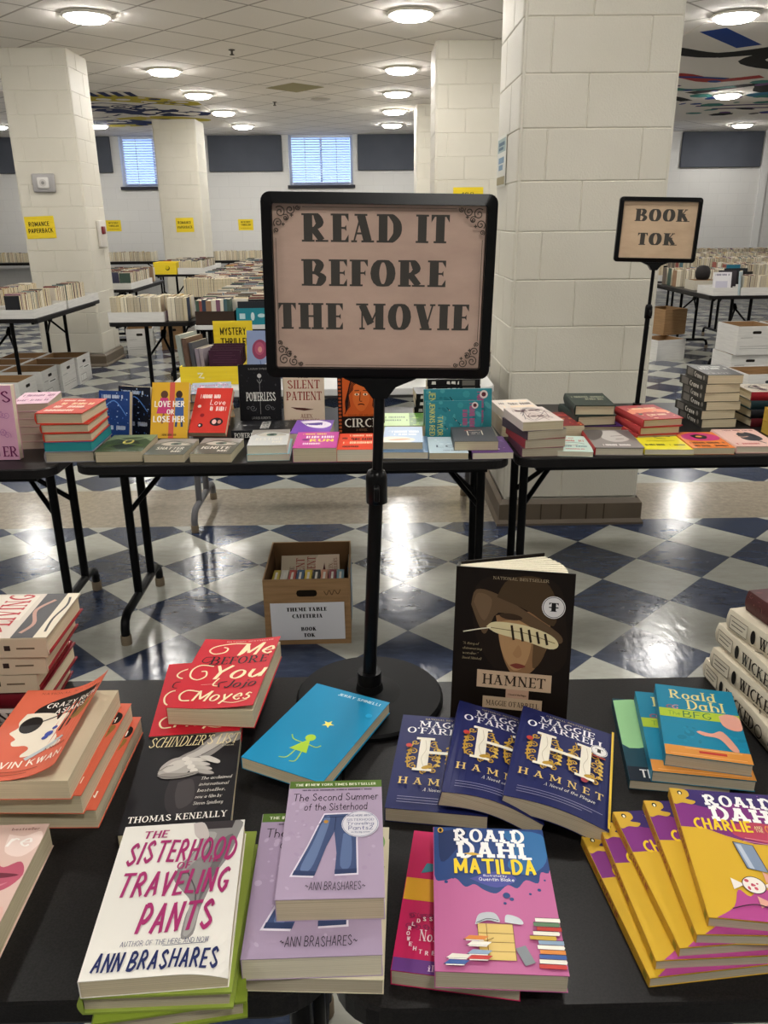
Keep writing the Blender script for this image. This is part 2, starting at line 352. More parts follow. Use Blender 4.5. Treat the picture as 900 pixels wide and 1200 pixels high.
class Canvas:      # draws printed shapes on a rectangular face; x and y run 0..100
    def __init__(s, mb, O, U, V, w, h, step=6e-5, rough=.4):
        s.mb = mb; s.O = Vector(O); s.U = Vector(U).normalized(); s.V = Vector(V).normalized(); s.N = s.U.cross(s.V); s.w = w; s.h = h; s.k = 0; s.step = step; s.rough = rough; s.rnd = random.Random(3)
    def put(s, polys, c):
        s.k += 1; off = s.N*(s.step*s.k); m = M(c, s.rough) if isinstance(c, str) else c
        for j_, P in enumerate(polys):
            if any(p[0] < 0 or p[0] > s.w or p[1] < 0 or p[1] > s.h for p in P): P = clip(P, s.w, s.h)
            if len(P) >= 3: s.mb.poly([s.O+s.U*p[0]+s.V*p[1]+off+s.N*(s.step*.055*(j_ % 16)) for p in P], m)
    def P(s, pts): return [(x/100*s.w, y/100*s.h) for x, y in pts]
    def rect(s, x0, y0, x1, y1, c): s.put([s.P([(x0, y0), (x1, y0), (x1, y1), (x0, y1)])], c); return s
    def poly(s, pts, c, smooth=False):
        if smooth: pts = catmull(list(pts)+[pts[0]], 4)[:-1]
        s.put([s.P(pts)], c); return s
    def ell(s, x, y, rx, ry, c, rot=0, n=26):
        ca, sa = math.cos(math.radians(rot)), math.sin(math.radians(rot)); a = rx/100*s.w; b = ry/100*s.h; X, Y = x/100*s.w, y/100*s.h
        s.put([[(X+a*math.cos(t)*ca-b*math.sin(t)*sa, Y+a*math.cos(t)*sa+b*math.sin(t)*ca) for t in [2*PI*k/n for k in range(n)]]], c); return s
    def circ(s, x, y, r, c): return s.ell(x, y, r, r*s.w/s.h, c)
    def ring(s, x, y, r, t, c):
        s.put(ribbon([(x/100*s.w+r/100*s.w*math.cos(2*PI*k/28), y/100*s.h+r/100*s.w*math.sin(2*PI*k/28)) for k in range(28)], lambda a, u: t/100*s.w, True), c); return s
    def line(s, pts, t, c, smooth=True, taper=False):
        P = s.P(pts); P = catmull(P) if smooth and len(P) > 2 else P
        s.put(ribbon(P, lambda a, u: t/100*s.w*((1-u*.85) if taper else 1)), c); return s
    def text(s, t, x0, x1, y, h, c, pen='sans', jit=0):
        s.put(letter_polys(t, x0/100*s.w, x1/100*s.w, y/100*s.h, h/100*s.h, pen, jit, s.rnd), c); return s
    def ink(s, x0, x1, y, h, c):      # print too small to read: a run of short uneven strokes
        P = []; x = x0
        while x < x1:
            w = s.rnd.uniform(1.2, 3.2)*h/9; a = s.rnd.uniform(-.25, .25)*h
            if s.rnd.random() < .14: x += w*1.4; continue
            P.append(s.P([(x, y+max(0, a)), (min(x+w, x1), y+max(0, -a)), (min(x+w*.9, x1), y+h+min(0, a)), (x+w*.1, y+h)])); x += w*1.35
        s.put(P, c); return s
    def spiral(s, x, y, r, turns, t, c, a0=0, sgn=1):
        n = int(16*turns); s.line([(x+r*(1-k/n*.85)*math.cos(a0+sgn*2*PI*turns*k/n), y+r*(1-k/n*.85)*s.w/s.h*math.sin(a0+sgn*2*PI*turns*k/n)) for k in range(n+1)], t, c, False); return s
    def specks(s, n, x0, y0, x1, y1, sz, cols, seed=1):
        r = random.Random(seed)
        for _ in range(n):
            x, y = r.uniform(x0, x1), r.uniform(y0, y1); q = sz*r.uniform(.4, 1.2)
            s.ell(x, y, q*r.uniform(.5, 1.5), q*r.uniform(.4, 1), r.choice(cols), r.uniform(0, 180), 7)
            s.k -= .97
        s.k += 1; return s
# ================================================================== the room
H = 3.05; XL, XR, YN, YF = -9.0, 9.6, -3.2, 17.3
def st(mb, name, parent=None): return tag(mb.build(name, parent), kind='structure')
b = MB(); b.box(XL-.2, XR+.2, YN-.2, YF+.2, -.1, 0, FLOOR); st(b, 'floor')
b = MB(); b.box(XL-.2, XR+.2, YN-.2, YF+.2, H, H+.1, CEIL); st(b, 'ceiling')
b = MB(); b.box(XL-.2, XL, YN, YF, 0, H, WALLM); st(b, 'wall_left')
b = MB(); b.box(XR, XR+.2, YN, YF, 0, H, WALLM); st(b, 'wall_right')
b = MB(); b.box(XL-.2, XR+.2, YN-.2, YN, 0, H, WALLM); st(b, 'wall_near')
WIN = [(-4.84, -3.56), (-1.53, -.27), (1.76, 3.02), (4.6, 5.85)]
b = MB(); x = XL-.2
for a, c in WIN:
    b.box(x, a, YF, YF+.25, 0, H, WALLM); b.box(a, c, YF, YF+.25, 0, 2.13, WALLM); x = c
b.box(x, XR+.2, YF, YF+.25, 0, H, WALLM); st(b, 'wall_far')
FRAME = M('#c9ccd2', .4); SILL = M('#33343a', .5); SLAT = M('#dfe6f2', .5)
for i, (a, c) in enumerate(WIN):
    b = MB(); z0, z1 = 2.13, H-.005
    for q in ((a, a+.05, z0, z1), (c-.05, c, z0, z1), (a+.05, c-.05, z1-.05, z1), (a+.05, c-.05, z0, z0+.05), ((a+c)/2-.02, (a+c)/2+.02, z0+.05, z1-.05)):
        b.box(q[0], q[1], YF+.10, YF+.16, q[2], q[3], FRAME)
    w = st(b, 'window_%d' % (i+1))
    p = MB(); p.box(a+.04, c-.04, YF+.17, YF+.18, z0+.04, z1-.04, SKYM); st(p, 'window_pane', w)
    p = MB(); p.box(a-.04, c+.04, YF-.05, YF+.09, z0-.06, z0, SILL); st(p, 'window_sill', w)
    p = MB(); zz = z0+.05; k = 0
    while zz < z1-.03:
        p.box(a+.06, c-.06, YF+.03, YF+.065, zz, zz+.004, SLAT, Matrix.Translation((0, YF+.045, zz)) @ Matrix.Rotation(math.radians(38), 4, 'X') @ Matrix.Translation((0, -YF-.045, -zz))); zz += .046
    p.box(a+.06, c-.06, YF+.02, YF+.07, z1-.05, z1-.005, SLAT)
    for xx in (a+.32, c-.32): p.box(xx-.006, xx+.006, YF+.022, YF+.026, z0+.02, z1-.05, FRAME)
    st(p, 'window_blind', w)
for i, (a, c) in enumerate([(-8.5, -6.9), (-6.55, -5.0), (-3.10, -1.66), (-.17, 1.35), (6.24, 7.85), (8.05, 9.5)]):
    p = MB(); p.rbox(a, c, YF-.06, YF-.002, 2.39, H-.01, PANELM, .01, 1)
    tag(p.build('acoustic_panel'), ['charcoal acoustic panel high on the far wall, leftmost, beyond the left pillar', 'charcoal acoustic panel on the far wall left of the leftmost window', 'charcoal acoustic panel on the far wall between the two windows with blinds', 'charcoal acoustic panel on the far wall right of the window above the large sign', 'charcoal acoustic panel on the far wall right of the wide pillar', 'charcoal acoustic panel at the far right end of the far wall'][i], 'wall panel', 'acoustic panels along the far wall')
b = MB(); n = 0
for xx in (-4.93, -3.3, -1.6, -.22, 7.95):
    pass
b.box(7.88, 8.02, YF-.05, YF-.001, 0, H, M('#dcdcda', .6)); st(b, 'trim_1')

def pillar(x0, x1, y0, y1, detail, k):
    b = MB(); r = .03; stp = .2117; z = .987-stp*4; row = 0
    b.box(x0+.006, x1-.006, y0+.006, y1-.006, 0, H, CMU)
    def outline(ins, joints):
        X0, X1, Y0, Y1 = x0+ins, x1-ins, y0+ins, y1-ins; P = []
        cs = [((X0+r, Y0+r), PI, 1.5*PI), ((X1-r, Y0+r), 1.5*PI, 2*PI), ((X1-r, Y1-r), 0, .5*PI), ((X0+r, Y1-r), .5*PI, PI)]
        dirs = [(1, 0), (0, 1), (-1, 0), (0, -1)]; nr = [(0, 1), (-1, 0), (0, -1), (1, 0)]
        for i, ((cx, cy), a0, a1) in enumerate(cs):
            for q in range(5): a = a0+(a1-a0)*q/4; P.append((cx+r*math.cos(a), cy+r*math.sin(a)))
            L = (x1-x0 if i % 2 == 0 else y1-y0)-2*r-2*ins
            sx, sy = P[-1]
            for j in joints[i]:
                t = j*L
                for dt, dp in ((-.005, 0), (-.001, .004), (.001, .004), (.005, 0)):
                    P.append((sx+dirs[i][0]*(t+dt)+nr[i][0]*dp, sy+dirs[i][1]*(t+dt)+nr[i][1]*dp))
        return P
    while z < H-.005:
        z0 = max(z, 0); z1 = min(z+stp, H)
        if z1-z0 > .02:
            J = [[.15, .82] if row % 2 else [.42], [.4] if row % 2 else [.7], [.5], [.3] if row % 2 else [.6]]
            A = outline(.004, J); B_ = outline(0, J); n = len(A)
            V = [(p[0], p[1], zz) for ring, zz in ((A, z0), (B_, z0+.005), (B_, z1-.005), (A, z1)) for p in ring]
            b.add(V, [[q*n+i, q*n+(i+1) % n, (q+1)*n+(i+1) % n, (q+1)*n+i] for q in range(3) for i in range(n)], CMU)
        z += stp; row += 1
    st(b, 'pillar')
    t = MB(); o = .022
    pts = [(x0-o, y0-o), (x1+o, y0-o), (x1+o, y1+o), (x0-o, y1+o)]; top = [(x0-.004, y0-.004), (x1+.004, y0-.004), (x1+.004, y1+.004), (x0-.004, y1+.004)]
    toe = [(x0-o-.012, y0-o-.012), (x1+o+.012, y0-o-.012), (x1+o+.012, y1+o+.012), (x0-o-.012, y1+o+.012)]
    V = [(p[0], p[1], z) for R_, z in ((toe, 0), (toe, .012), (pts, .03), (pts, .112), (top, .135)) for p in R_]
    t.add(V, [[q*4+i, q*4+(i+1) % 4, (q+1)*4+(i+1) % 4, (q+1)*4+i] for q in range(4) for i in range(4)], BASEM)
    for xx in [x0+f*(x1-x0) for f in (.28, .43, .62, .75)]: t.box(xx-.003, xx+.003, y0-o-.002, y0-o, .03, .112, M('#453b30', .6))
    st(t, 'trim_%d' % k)
pillar(.665, 1.345, 3.825, 4.45, 1, 2)
pillar(-3.53, -2.87, 8.80, 9.43, 0, 3)
pillar(-3.50, -2.79, 14.55, 15.3, 0, 4)
pillar(.67, 1.36, 8.60, 9.2, 0, 5)
pillar(.745, 1.42, 13.03, 13.7, 0, 6)

# ceiling lamps
RING = M('#e6e1d6', .3)
def lamp(x, y, label):
    t = empty('ceiling_light', TR(x, y, H-.001), label, 'light', 'round ceiling lights')
    a = MB(); a.lathe([(.150, -.002), (.195, -.002), (.200, -.010), (.192, -.020), (.172, -.024), (.165, -.016), (.150, -.014)], RING, 36); a.build('trim_ring', t)
    d = MB(); d.lathe([(.163, -.008), (.160, -.032), (.142, -.048), (.08, -.060), (.004, -.064)], LAMPM, 32); d.build('diffuser', t)
    return t
lamps = {}
yn = [7.5, 10.05, 11.85, 13.7, 15.6]
words = ['nearest', 'second', 'third', 'fourth', 'farthest']
for cx, nm in ((-2.2, 'left row of ceiling lights'), (.42, 'middle row of ceiling lights above the large sign')):
    for i, y in enumerate(yn): lamp(cx+(i-2)*.02, y, 'glowing round ceiling light, %s in the %s' % (words[i], nm))
for (x, y), s in (((3.09, 7.63), 'nearest right of the wide pillar'), ((4.98, 12.24), 'middle one right of the wide pillar, over the ceiling lettering'), ((6.87, 16.05), 'farthest right, near the far wall'), ((-4.62, 15.35), 'seen just right of the left pillar near the far wall'), ((-6.35, 15.36), 'at the far left edge beside the left pillar')):
    lamp(x, y, 'glowing round ceiling light, '+s)
for x in (-4.9, -2.2, .42, 3.1, 5.7):
    for y in (4.9, 2.3, -.4):
        if (x, y) != (.42, 4.9) or True: lamp(x, y, 'glowing round ceiling light overhead, above the near tables and out of frame')
for x, y in ((-4.9, 7.5), (5.7, 7.6), (-4.9, 11.0), (3.1, 10.6), (3.1, 13.6), (7.6, 10.2)): lamp(x, y, 'glowing round ceiling light hidden behind the pillars or beyond the frame')
for x, y, s in ((-1.305, 8.977, 'nearer the camera'), (-1.287, 12.68, 'farther back near the plain ceiling panel')):
    t = MB(); t.lathe([(.03, 0), (.034, -.006), (.012, -.010), (.010, -.035), (.018, -.04), (.024, -.044), (.024, -.047), (.004, -.05)], M('#5a554e', .35, .8), 16, (x, y, H))
    tag(t.build('sprinkler_head'), 'small metal sprinkler head on the ceiling, the one '+s, 'sprinkler', 'ceiling sprinklers')
t = MB(); t.poly([(-1.264, 11.40, H-.004), (-.9, 11.78, H-.004), (-.515, 11.36, H-.004), (-.88, 11.0, H-.004)], M('#a19a78', .8)); t.poly([(-1.264, 11.40, H-.0005), (-.88, 11.0, H-.0005), (-.515, 11.36, H-.0005), (-.9, 11.78, H-.0005)][::-1], M('#a19a78', .8))
tag(t.build('ceiling_access_panel'), 'olive tan ceiling panel set among the white tiles', 'ceiling panel')
t = MB(); t.lathe([(.13, -.001), (.14, -.006), (.12, -.012), (.01, -.016)], M('#bfb8ad', .5), 24, (-.62, 12.4, H)); tag(t.build('ceiling_speaker'), 'round white ceiling speaker grille beyond the tan panel', 'speaker')
# painted lettering on ceiling tiles (flat paint on the tiles)
def mural(name, x0, x1, y0, y1, label, draw):
    b = MB(); b.box(x0, x1, y0, y1, H-.006, H-.001, M('#e2dbd2', .9)); c = Canvas(b, (x0, y1, H-.006), (1, 0, 0), (0, -1, 0), x1-x0, y1-y0, 2e-4, .85); draw(c)
    tag(b.build(name), label, 'ceiling painting')
def mleft(c):
    Y, B, W_ = '#b9a83a', '#1c2752', '#e2dcd4'
    c.rect(0, 0, 100, 100, W_)
    c.poly([(20, 86), (55, 92), (100, 74), (90, 66), (50, 78), (24, 76)], Y, True).poly([(30, 34), (60, 40), (90, 30), (84, 22), (50, 28), (34, 24)], Y, True).poly([(0, 20), (30, 24), (50, 12), (10, 6)], Y, True).line([(0, 74), (20, 66), (44, 74), (70, 62)], 2.5, B).line([(60, 66), (80, 74), (96, 60)], 2, B).line([(0, 40), (22, 36), (40, 46)], 2.5, B)
    c.poly([(0, 62), (30, 70), (62, 58), (50, 48), (0, 50)], B).poly([(40, 52), (70, 60), (100, 48), (92, 38), (50, 40)], B).poly([(0, 28), (40, 30), (60, 16), (0, 14)], B)
    for i in range(9): c.rect(12+i*7, 88, 16+i*7, 97, B)
    for i in range(5): c.spiral(50+i*9, 66-i*5, 6, 1.6, 1.4, B, i)
    c.line([(60, 42), (75, 50), (95, 34)], 2, W_).line([(20, 60), (45, 62), (55, 55)], 2, W_).specks(60, 4, 4, 96, 60, 4, [B, W_, W_, W_], 4).specks(40, 4, 60, 96, 86, 3, [B, W_, W_], 8)
mural('ceiling_painting', -4.75, -2.35, 11.45, 15.9, 'blue and yellow graffiti style painting on white ceiling tiles above the left pillars', mleft)
def mright(c):
    K, B, R, G = '#16140f', '#1f3f86', '#a5322c', '#3f7f78'
    c.rect(0, 0, 100, 100, '#e2dcd5')
    c.line([(3, 96), (14, 86)], 4, B, False).line([(30, 99), (60, 94)], 5, B, False)
    c.line([(2, 84), (12, 80), (22, 86), (20, 76), (30, 70), (38, 76), (34, 64), (44, 60), (60, 66)], 4.5, K).line([(12, 80), (24, 84)], 5, K, False)
    c.line([(2, 62), (12, 64), (22, 58), (30, 62)], 4, R).line([(4, 60), (14, 62), (24, 60)], 1.8, B)
    c.line([(24, 44), (34, 54), (40, 46), (48, 52)], 4, K).ell(52, 42, 14, 5, '#2f6a86').ell(54, 42, 7, 2, '#79a6b4')
    c.line([(14, 52), (22, 48), (30, 52)], 3, G).line([(12, 36), (20, 40), (28, 34)], 3, K).line([(2, 44), (10, 47), (18, 42)], 2, G)
    c.line([(34, 26), (60, 30)], 2, '#4a3a72', False).line([(40, 22), (70, 25)], 2, '#4a3a72', False)
    c.specks(60, 2, 12, 60, 60, 2.4, [K, G, '#6a4a7a', K, B], 9).line([(4, 30), (10, 33), (16, 26), (26, 30)], 1.6, K).line([(60, 80), (75, 88), (90, 76)], 4, G).line([(62, 60), (80, 66), (95, 54)], 4, R)
mural('ceiling_painting', 2.95, 9.0, 7.9, 15.4, 'black, red, teal and blue graffiti style painting on ceiling tiles right of the wide pillar', mright)

# notices and devices on the pillars and walls
def notice(O, U, V, w, h, mat, lines, label, cat='sign', name='paper_sign', pen='bold', ink='#2a2413', group=None, extra=None):
    U = Vector(U).normalized(); V = Vector(V).normalized(); Nn = U.cross(V); b = MB()
    mx = Matrix(((U.x, V.x, Nn.x, O[0]), (U.y, V.y, Nn.y, O[1]), (U.z, V.z, Nn.z, O[2]), (0, 0, 0, 1)))
    b.box(0, w, 0, h, 0, .0012, mat, mx)
    c = Canvas(b, Vector(O)+Nn*.0012, U, V, w, h, 2e-4, .6)
    for t, x0, x1, y, hh in lines: c.text(t, x0, x1, y, hh, ink, pen)
    if extra: extra(c)
    return tag(b.build(name), label, cat, group)
g = 'yellow section signs'
notice((-3.50, 8.797, 1.315), (1, 0, .03), (-.03, 0, 1), .30, .215, YCARD, [('ROMANCE', 12, 82, 56, 19), ('PAPERBACK', 8, 92, 26, 19)], 'yellow ROMANCE PAPERBACK sign taped to the left pillar', group=g)
notice((-3.25, 14.547, 1.30), (1, 0, .01), (-.01, 0, 1), .30, .23, YCARD, [('ROMANCE', 12, 86, 58, 18), ('PAPERBACK', 8, 92, 26, 18)], 'yellow ROMANCE PAPERBACK sign on the far pillar under the tray of books', group=g)
notice((.86, 8.597, 1.54), (1, 0, 0), (0, 0, 1), .30, .225, YCARD, [('SCI-FI', 30, 68, 62, 16), ('FANTASY', 20, 80, 34, 16)], 'yellow SCI-FI FANTASY sign just above the large framed sign', group=g)
notice((-2.61, 17.296, 1.295), (1, 0, 0), (0, 0, 1), .30, .21, YCARD, [('MYSTERY', 18, 82, 68, 14), ('THRILLER', 16, 84, 42, 14), ('--------', 14, 86, 14, 14)], 'small yellow sign on the far wall right of the far left pillar', group=g)
notice((-5.27, 17.296, 1.30), (1, 0, 0), (0, 0, 1), .30, .21, YCARD, [('MYSTERY', 18, 82, 68, 14), ('THRILLER', 16, 84, 42, 14), ('--------', 14, 86, 14, 14)], 'small yellow sign on the far wall between the two left pillars', group=g)
def post_ex(c):
    c.rect(6, 68, 94, 94, '#9fb0ad').line([(18, 84), (82, 84)], 6, '#5d7280', False).line([(18, 75), (70, 75)], 5, '#5d7280', False).line([(20, 52), (80, 52)], 10, '#7d97ab', False).line([(24, 38), (70, 38)], 9, '#7d97ab', False).rect(6, 4, 94, 20, '#9a8f6c')
notice((.661, 4.40, 1.615), (0, -1, 0), (0, 0, 1), .27, .23, M('#d5d4c8', .4), [], 'pale notice in a sleeve on the left face of the wide pillar', extra=post_ex, name='wall_notice')
t = empty('alarm_device', TR(-3.36, 8.797, 1.76), 'clear guarded white alarm unit high on the left pillar', 'alarm')
b = MB(); b.rbox(.0, .225, -.03, 0, 0, .175, M('#aaa7a6', .3), .012); b.build('guard', t)
b = MB(); b.rbox(.055, .17, -.045, -.03, .035, .14, M('#d9d6d2', .4), .01); c = Canvas(b, (.055, -.0452, .035), (1, 0, 0), (0, 0, 1), .115, .105); c.circ(50, 50, 30, '#c3bfba').circ(50, 50, 14, '#8b8886'); b.build('sounder', t)
t = empty('fire_alarm_pull', TR(-2.868, 9.08, 1.22), 'white wall plate with a red pull handle on the right face of the left pillar', 'alarm')
b = MB(); b.rbox(0, .03, 0, .2, 0, .27, M('#d9d4cc', .4), .006); b.build('plate', t)
b = MB(); b.rbox(.03, .045, .05, .15, .13, .21, M('#7a2a30', .4), .006); b.build('pull_handle', t)

# ================================================================== tables
def rr(x0, x1, y0, y1, r, n=7):
    P = []
    for (cx, cy), a0 in (((x0+r, y0+r), PI), ((x1-r, y0+r), 1.5*PI), ((x1-r, y1-r), 0), ((x0+r, y1-r), .5*PI)):
        for k in range(n+1): a = a0+PI/2*k/n; P.append((cx+r*math.cos(a), cy+r*math.sin(a)))
    return P
def folding_table(x0, x1, y0, y1, label, inset=.06, along='x', top=BLACKTOP, r=.06, metal=BMETAL, group='black folding tables', z=.74, posts=(-.09, .1), loop=True):
    cx, cy = (x0+x1)/2, (y0+y1)/2; L, Wd = (x1-x0, y1-y0) if along == 'x' else (y1-y0, x1-x0)
    t = empty('folding_table', TR(cx, cy, 0, 0 if along == 'x' else 90), label, 'table', group)
    b = MB(); b.prism(rr(-L/2, L/2, -Wd/2, Wd/2, r), z-.032, z, top, .004); b.build('table_top', t)
    b = MB()
    for yy in (-Wd/2+.05, Wd/2-.05): b.box(-L/2+.07, L/2-.07, yy-.012, yy+.012, z-.052, z-.032, metal)
    b.build('rail', t)
    for s in (-1, 1):
        X = s*(L/2-inset); b = MB(); hw = min(.255, Wd/2-.06); yo = .04*Wd if along == 'x' else 0
        for p in posts: b.tube([(X, p*1.0+yo*.5, z-.034), (X, p+yo*.5, .1)], .0165, metal, 10)
        b.tube([(X, -hw+yo, .012), (X, -hw+yo, .06), (X, -hw+yo+.012, .088), (X, -hw+yo+.045, .104), (X, hw+yo-.045, .104), (X, hw+yo-.012, .088), (X, hw+yo, .06), (X, hw+yo, .012)], .0165, metal, 10)
        lg = b.build('leg_frame', t)
        for yy in (-hw+yo, hw+yo):
            f = MB(); f.lathe([(.0195, 0), (.0195, .035), (.017, .037)], TIP, 14, (X, yy, 0)); f.build('foot_tip', lg)
        b = MB(); q = (posts[0]+posts[1])/2+yo*.5
        for p in posts: b.tube([(X, p+yo*.5, .44), (X-s*.13, q, .585)], .010, metal, 8)
        b.tube([(X-s*.13, q, .585), (X-s*.29, q, z-.036)], .011, metal, 8)
        b.rbox(-.035, .035, -.02, .02, -.016, .016, metal, .004, 1, TR(X-s*.15, q, .60) @ Matrix.Rotation(s*.75, 4, 'Y')); b.build('brace', t)
    return t
NT = 'black folding tables'
folding_table(-1.88, -.0485, .590, 1.188, 'black folding table in the left foreground holding the novels nearest the viewer', group=NT)
folding_table(-.0475, 1.78, .572, 1.165, 'black folding table in the right foreground holding the row of blue paperbacks', group=NT)
folding_table(-.955, .45, 2.47, 3.27, 'black folding table in the middle behind the large sign', inset=.04, group=NT, posts=(-.03, .16))
folding_table(-2.85, -1.005, 2.44, 3.24, 'black folding table at the left edge under the stacks of pink and red books', inset=.17, group=NT, posts=(-.03, .16))
folding_table(.472, 2.3, 2.48, 3.28, 'black folding table on the right in front of the wide pillar', inset=.10, group=NT, posts=(-.03, .16))
folding_table(-3.48, -2.70, 6.68, 8.40, 'black folding table with trays of books in front of the left pillar', along='y', group=NT, inset=.25)
folding_table(-2.02, -1.36, 6.36, 8.2, 'black folding table with a white tray of cream paged books right of the left pillar', along='y', group=NT, inset=.25)
folding_table(-3.42, -2.72, 9.6, 11.2, 'black folding table seen just right of the left pillar', along='y', group=NT, inset=.5)
folding_table(-3.16, -2.40, 12.35, 13.9, 'black folding table in front of the far left pillar with a yellow tray', along='y', group=NT, inset=.25)
folding_table(3.34, 4.14, 8.0, 9.75, 'black folding table right of the sign on a thin pole with white trays', along='y', group=NT, inset=.2)
folding_table(2.75, 3.62, 9.95, 11.6, 'black folding table farther back right of the wide pillar', along='y', group=NT, inset=.2)
WT = 'white plastic folding tables'
folding_table(-.95, .58, 3.66, 4.36, 'white plastic folding table directly behind the middle table with a yellow box', top=WPLASTIC, metal=M('#6d6d70', .4), group=WT)
folding_table(-1.31, .55, 6.12, 6.88, 'white plastic folding table behind the yellow mystery sign', top=WPLASTIC, group=WT)
folding_table(-1.31, .55, 6.92, 7.68, 'white plastic folding table second back behind the yellow mystery sign', top=WPLASTIC, group=WT)
for i, y in enumerate((7.72, 8.52, 9.32, 10.12, 10.92, 11.72, 12.52)):
    folding_table(-1.31 if i == 0 else -1.9, .5, y, y+.76, 'black folding table covered with rows of books, %s beyond the white tables' % ['first', 'second', 'third', 'fourth', 'fifth', 'sixth', 'seventh'][i], group=NT)
folding_table(-3.10, .6, 16.6, 17.2, 'long dark table of books along the far wall behind the large sign', group=NT)
folding_table(-8.4, -4.1, 16.6, 17.2, 'long dark table of books along the far wall beyond the left pillar', group=NT)
for y in (10.4, 12.0, 13.6, 15.2): folding_table(4.35, 9.2, y-.4, y+.4, {10.4: 'nearest', 12.0: 'second', 13.6: 'third', 15.2: 'farthest'}[y]+' long table of books at the right edge of the hall', group=NT)
# ================================================================== sign stands
def sign_stand(x, y, z0, zc, w, h, px, lines, label, base_r, fil, yaw=0, roll=0, pr=.0105):
    t = empty('sign_stand', TR(x, y, z0), label, 'sign')
    b = MB(); b.lathe([(base_r, 0), (base_r, .006), (base_r*.97, .010), (.05, .013), (.022, .018), (.020, .03), (.004, .031)], M('#0b0b0c', .55, 0, .12), 48, smooth=False); b.build('base', t)
    zt = zc-h/2-z0; mid = min(.42, zt*.7)
    b = MB(); b.tube([(0, 0, .012), (0, 0, .05)], pr*1.8, BPLASTIC, 16); b.tube([(0, 0, .04), (px*mid/zt, 0, mid)], pr, BPLASTIC, 16); b.build('lower_pole', t)
    b = MB(); b.tube([(px*mid/zt, 0, mid-.02), (px, 0, zt-.005)], pr*.72, BPLASTIC, 14); b.build('upper_pole', t)
    b = MB(); b.lathe([(pr*1.05, -.03), (pr*1.5, -.028), (pr*1.5, .012), (pr*1.2, .02), (pr*.8, .022)], BPLASTIC, 16, (px*mid/zt, 0, mid))
    b.rbox(px*mid/zt-.004, px*mid/zt+.004, -.035, -.008, mid-.018, mid+.004, BPLASTIC, .003); b.build('height_knob', t)
    mx = Matrix.Translation((px, 0, zt+h/2)) @ Matrix.Rotation(math.radians(yaw), 4, 'Z') @ Matrix.Rotation(math.radians(roll), 4, 'Y')
    b = MB(); fw = .014
    for s in (0, 1):
        pass
    out = rr(-w/2, w/2, -h/2, h/2, .012, 5); inn = rr(-w/2+fw, w/2-fw, -h/2+fw, h/2-fw, .004, 5); n = len(out)
    V = [mx @ Vector((p[0], d, p[1])) for R_, d in ((out, .008), (out, -.006), (inn, -.011), (inn, -.002)) for p in R_]
    b.add(V, [[q*n+(i+1) % n, q*n+i, (q+1)*n+i, (q+1)*n+(i+1) % n] for q in range(3) for i in range(n)], BPLASTIC)
    b.add([mx @ Vector((p[0], .008, p[1])) for p in out], [list(range(n))], BPLASTIC); b.build('frame', t)
    b = MB(); pw, ph = w-2*fw-.001, h-2*fw-.001
    b.box(-pw/2, pw/2, -.0022, -.0012, -ph/2, ph/2, PARCH if fil else PARCH2, mx)
    R3 = mx.to_3x3()
    c = Canvas(b, mx @ Vector((-pw/2, -.0022, -ph/2)), R3 @ Vector((1, 0, 0)), R3 @ Vector((0, 0, 1)), pw, ph, 1.2e-4, .32)
    for s_, x0, x1, yb, hh in lines: c.text(s_, x0, x1, yb, hh, '#46433f', 'fat')
    if fil:
        K = '#4a423c'; ar = pw/ph
        for sx in (0, 1):
            for sy in (0, 1):
                def Q(a, d): return (a if sx == 0 else 100-a, d*ar if sy == 0 else 100-d*ar)
                sg = (1 if sx == 0 else -1)*(1 if sy == 0 else -1)
                for a, d, r_, a0 in ((3.6, 3.6, 2.6, .8), (8.3, 2.6, 2.2, 2.4), (2.6, 8.3, 2.2, -.8), (6.2, 6.2, 1.6, .8), (11.8, 1.7, 1.2, 2.6), (1.7, 11.8, 1.2, -1)):
                    X_, Y_ = Q(a, d); c.spiral(X_, Y_, r_, 1.5, .45, K, a0 if sg > 0 else PI-a0, sg)
                for a, d in ((5, 9), (9, 5), (6.6, 6.6)):
                    X_, Y_ = Q(a, d); c.line([(X_-.8, Y_), (X_+.8, Y_)], .5, K, False).line([(X_, Y_-1), (X_, Y_+1)], .5, K, False)
        c.line([(14, 98.2), (86, 98.2)], .25, K, False).line([(98.5, 18), (98.5, 80)], .25, K, False).line([(1.5, 18), (1.5, 80)], .2, K, False).line([(14, 1.8), (86, 1.8)], .2, K, False)
    b.build('poster', t)
    b = MB(); V = []
    pts = [(-.05, 0), (.05, 0), (.022, -.012), (.010, -.028), (-.010, -.028), (-.022, -.012)]
    mb2 = Matrix.Translation((px, 0, zt)) @ Matrix.Rotation(math.radians(roll), 4, 'Y')
    f_ = [mb2 @ Vector((p[0], -.010, p[1])) for p in pts]; k_ = [mb2 @ Vector((p[0], .010, p[1])) for p in pts]
    b.add(f_+k_, [[0, 5, 4, 3, 2, 1], [6, 7, 8, 9, 10, 11]]+[[i, (i+1) % 6, 6+(i+1) % 6, 6+i] for i in range(6)], BPLASTIC); b.build('bracket', t)
    return t
sign_stand(-.008, 1.118, .741, 1.381, .308, .240, .022, [('READ IT', 13.5, 83, 78.5, 15.5), ('BEFORE', 13, 82, 52, 15), ('THE MOVIE', 1.5, 94, 25, 15.2)],
           'black framed parchment sign reading READ IT BEFORE THE MOVIE on a tall pole', .118, True, 0, 1.2)
sign_stand(1.035, 3.05, .741, 1.424, .292, .222, .012, [('BOOK', 17, 91, 66, 20), ('TOK', 24, 78, 24, 20)], 'smaller black framed sign reading BOOK TOK on a pole by the wide pillar', .10, False, -4, 1.5, .009)

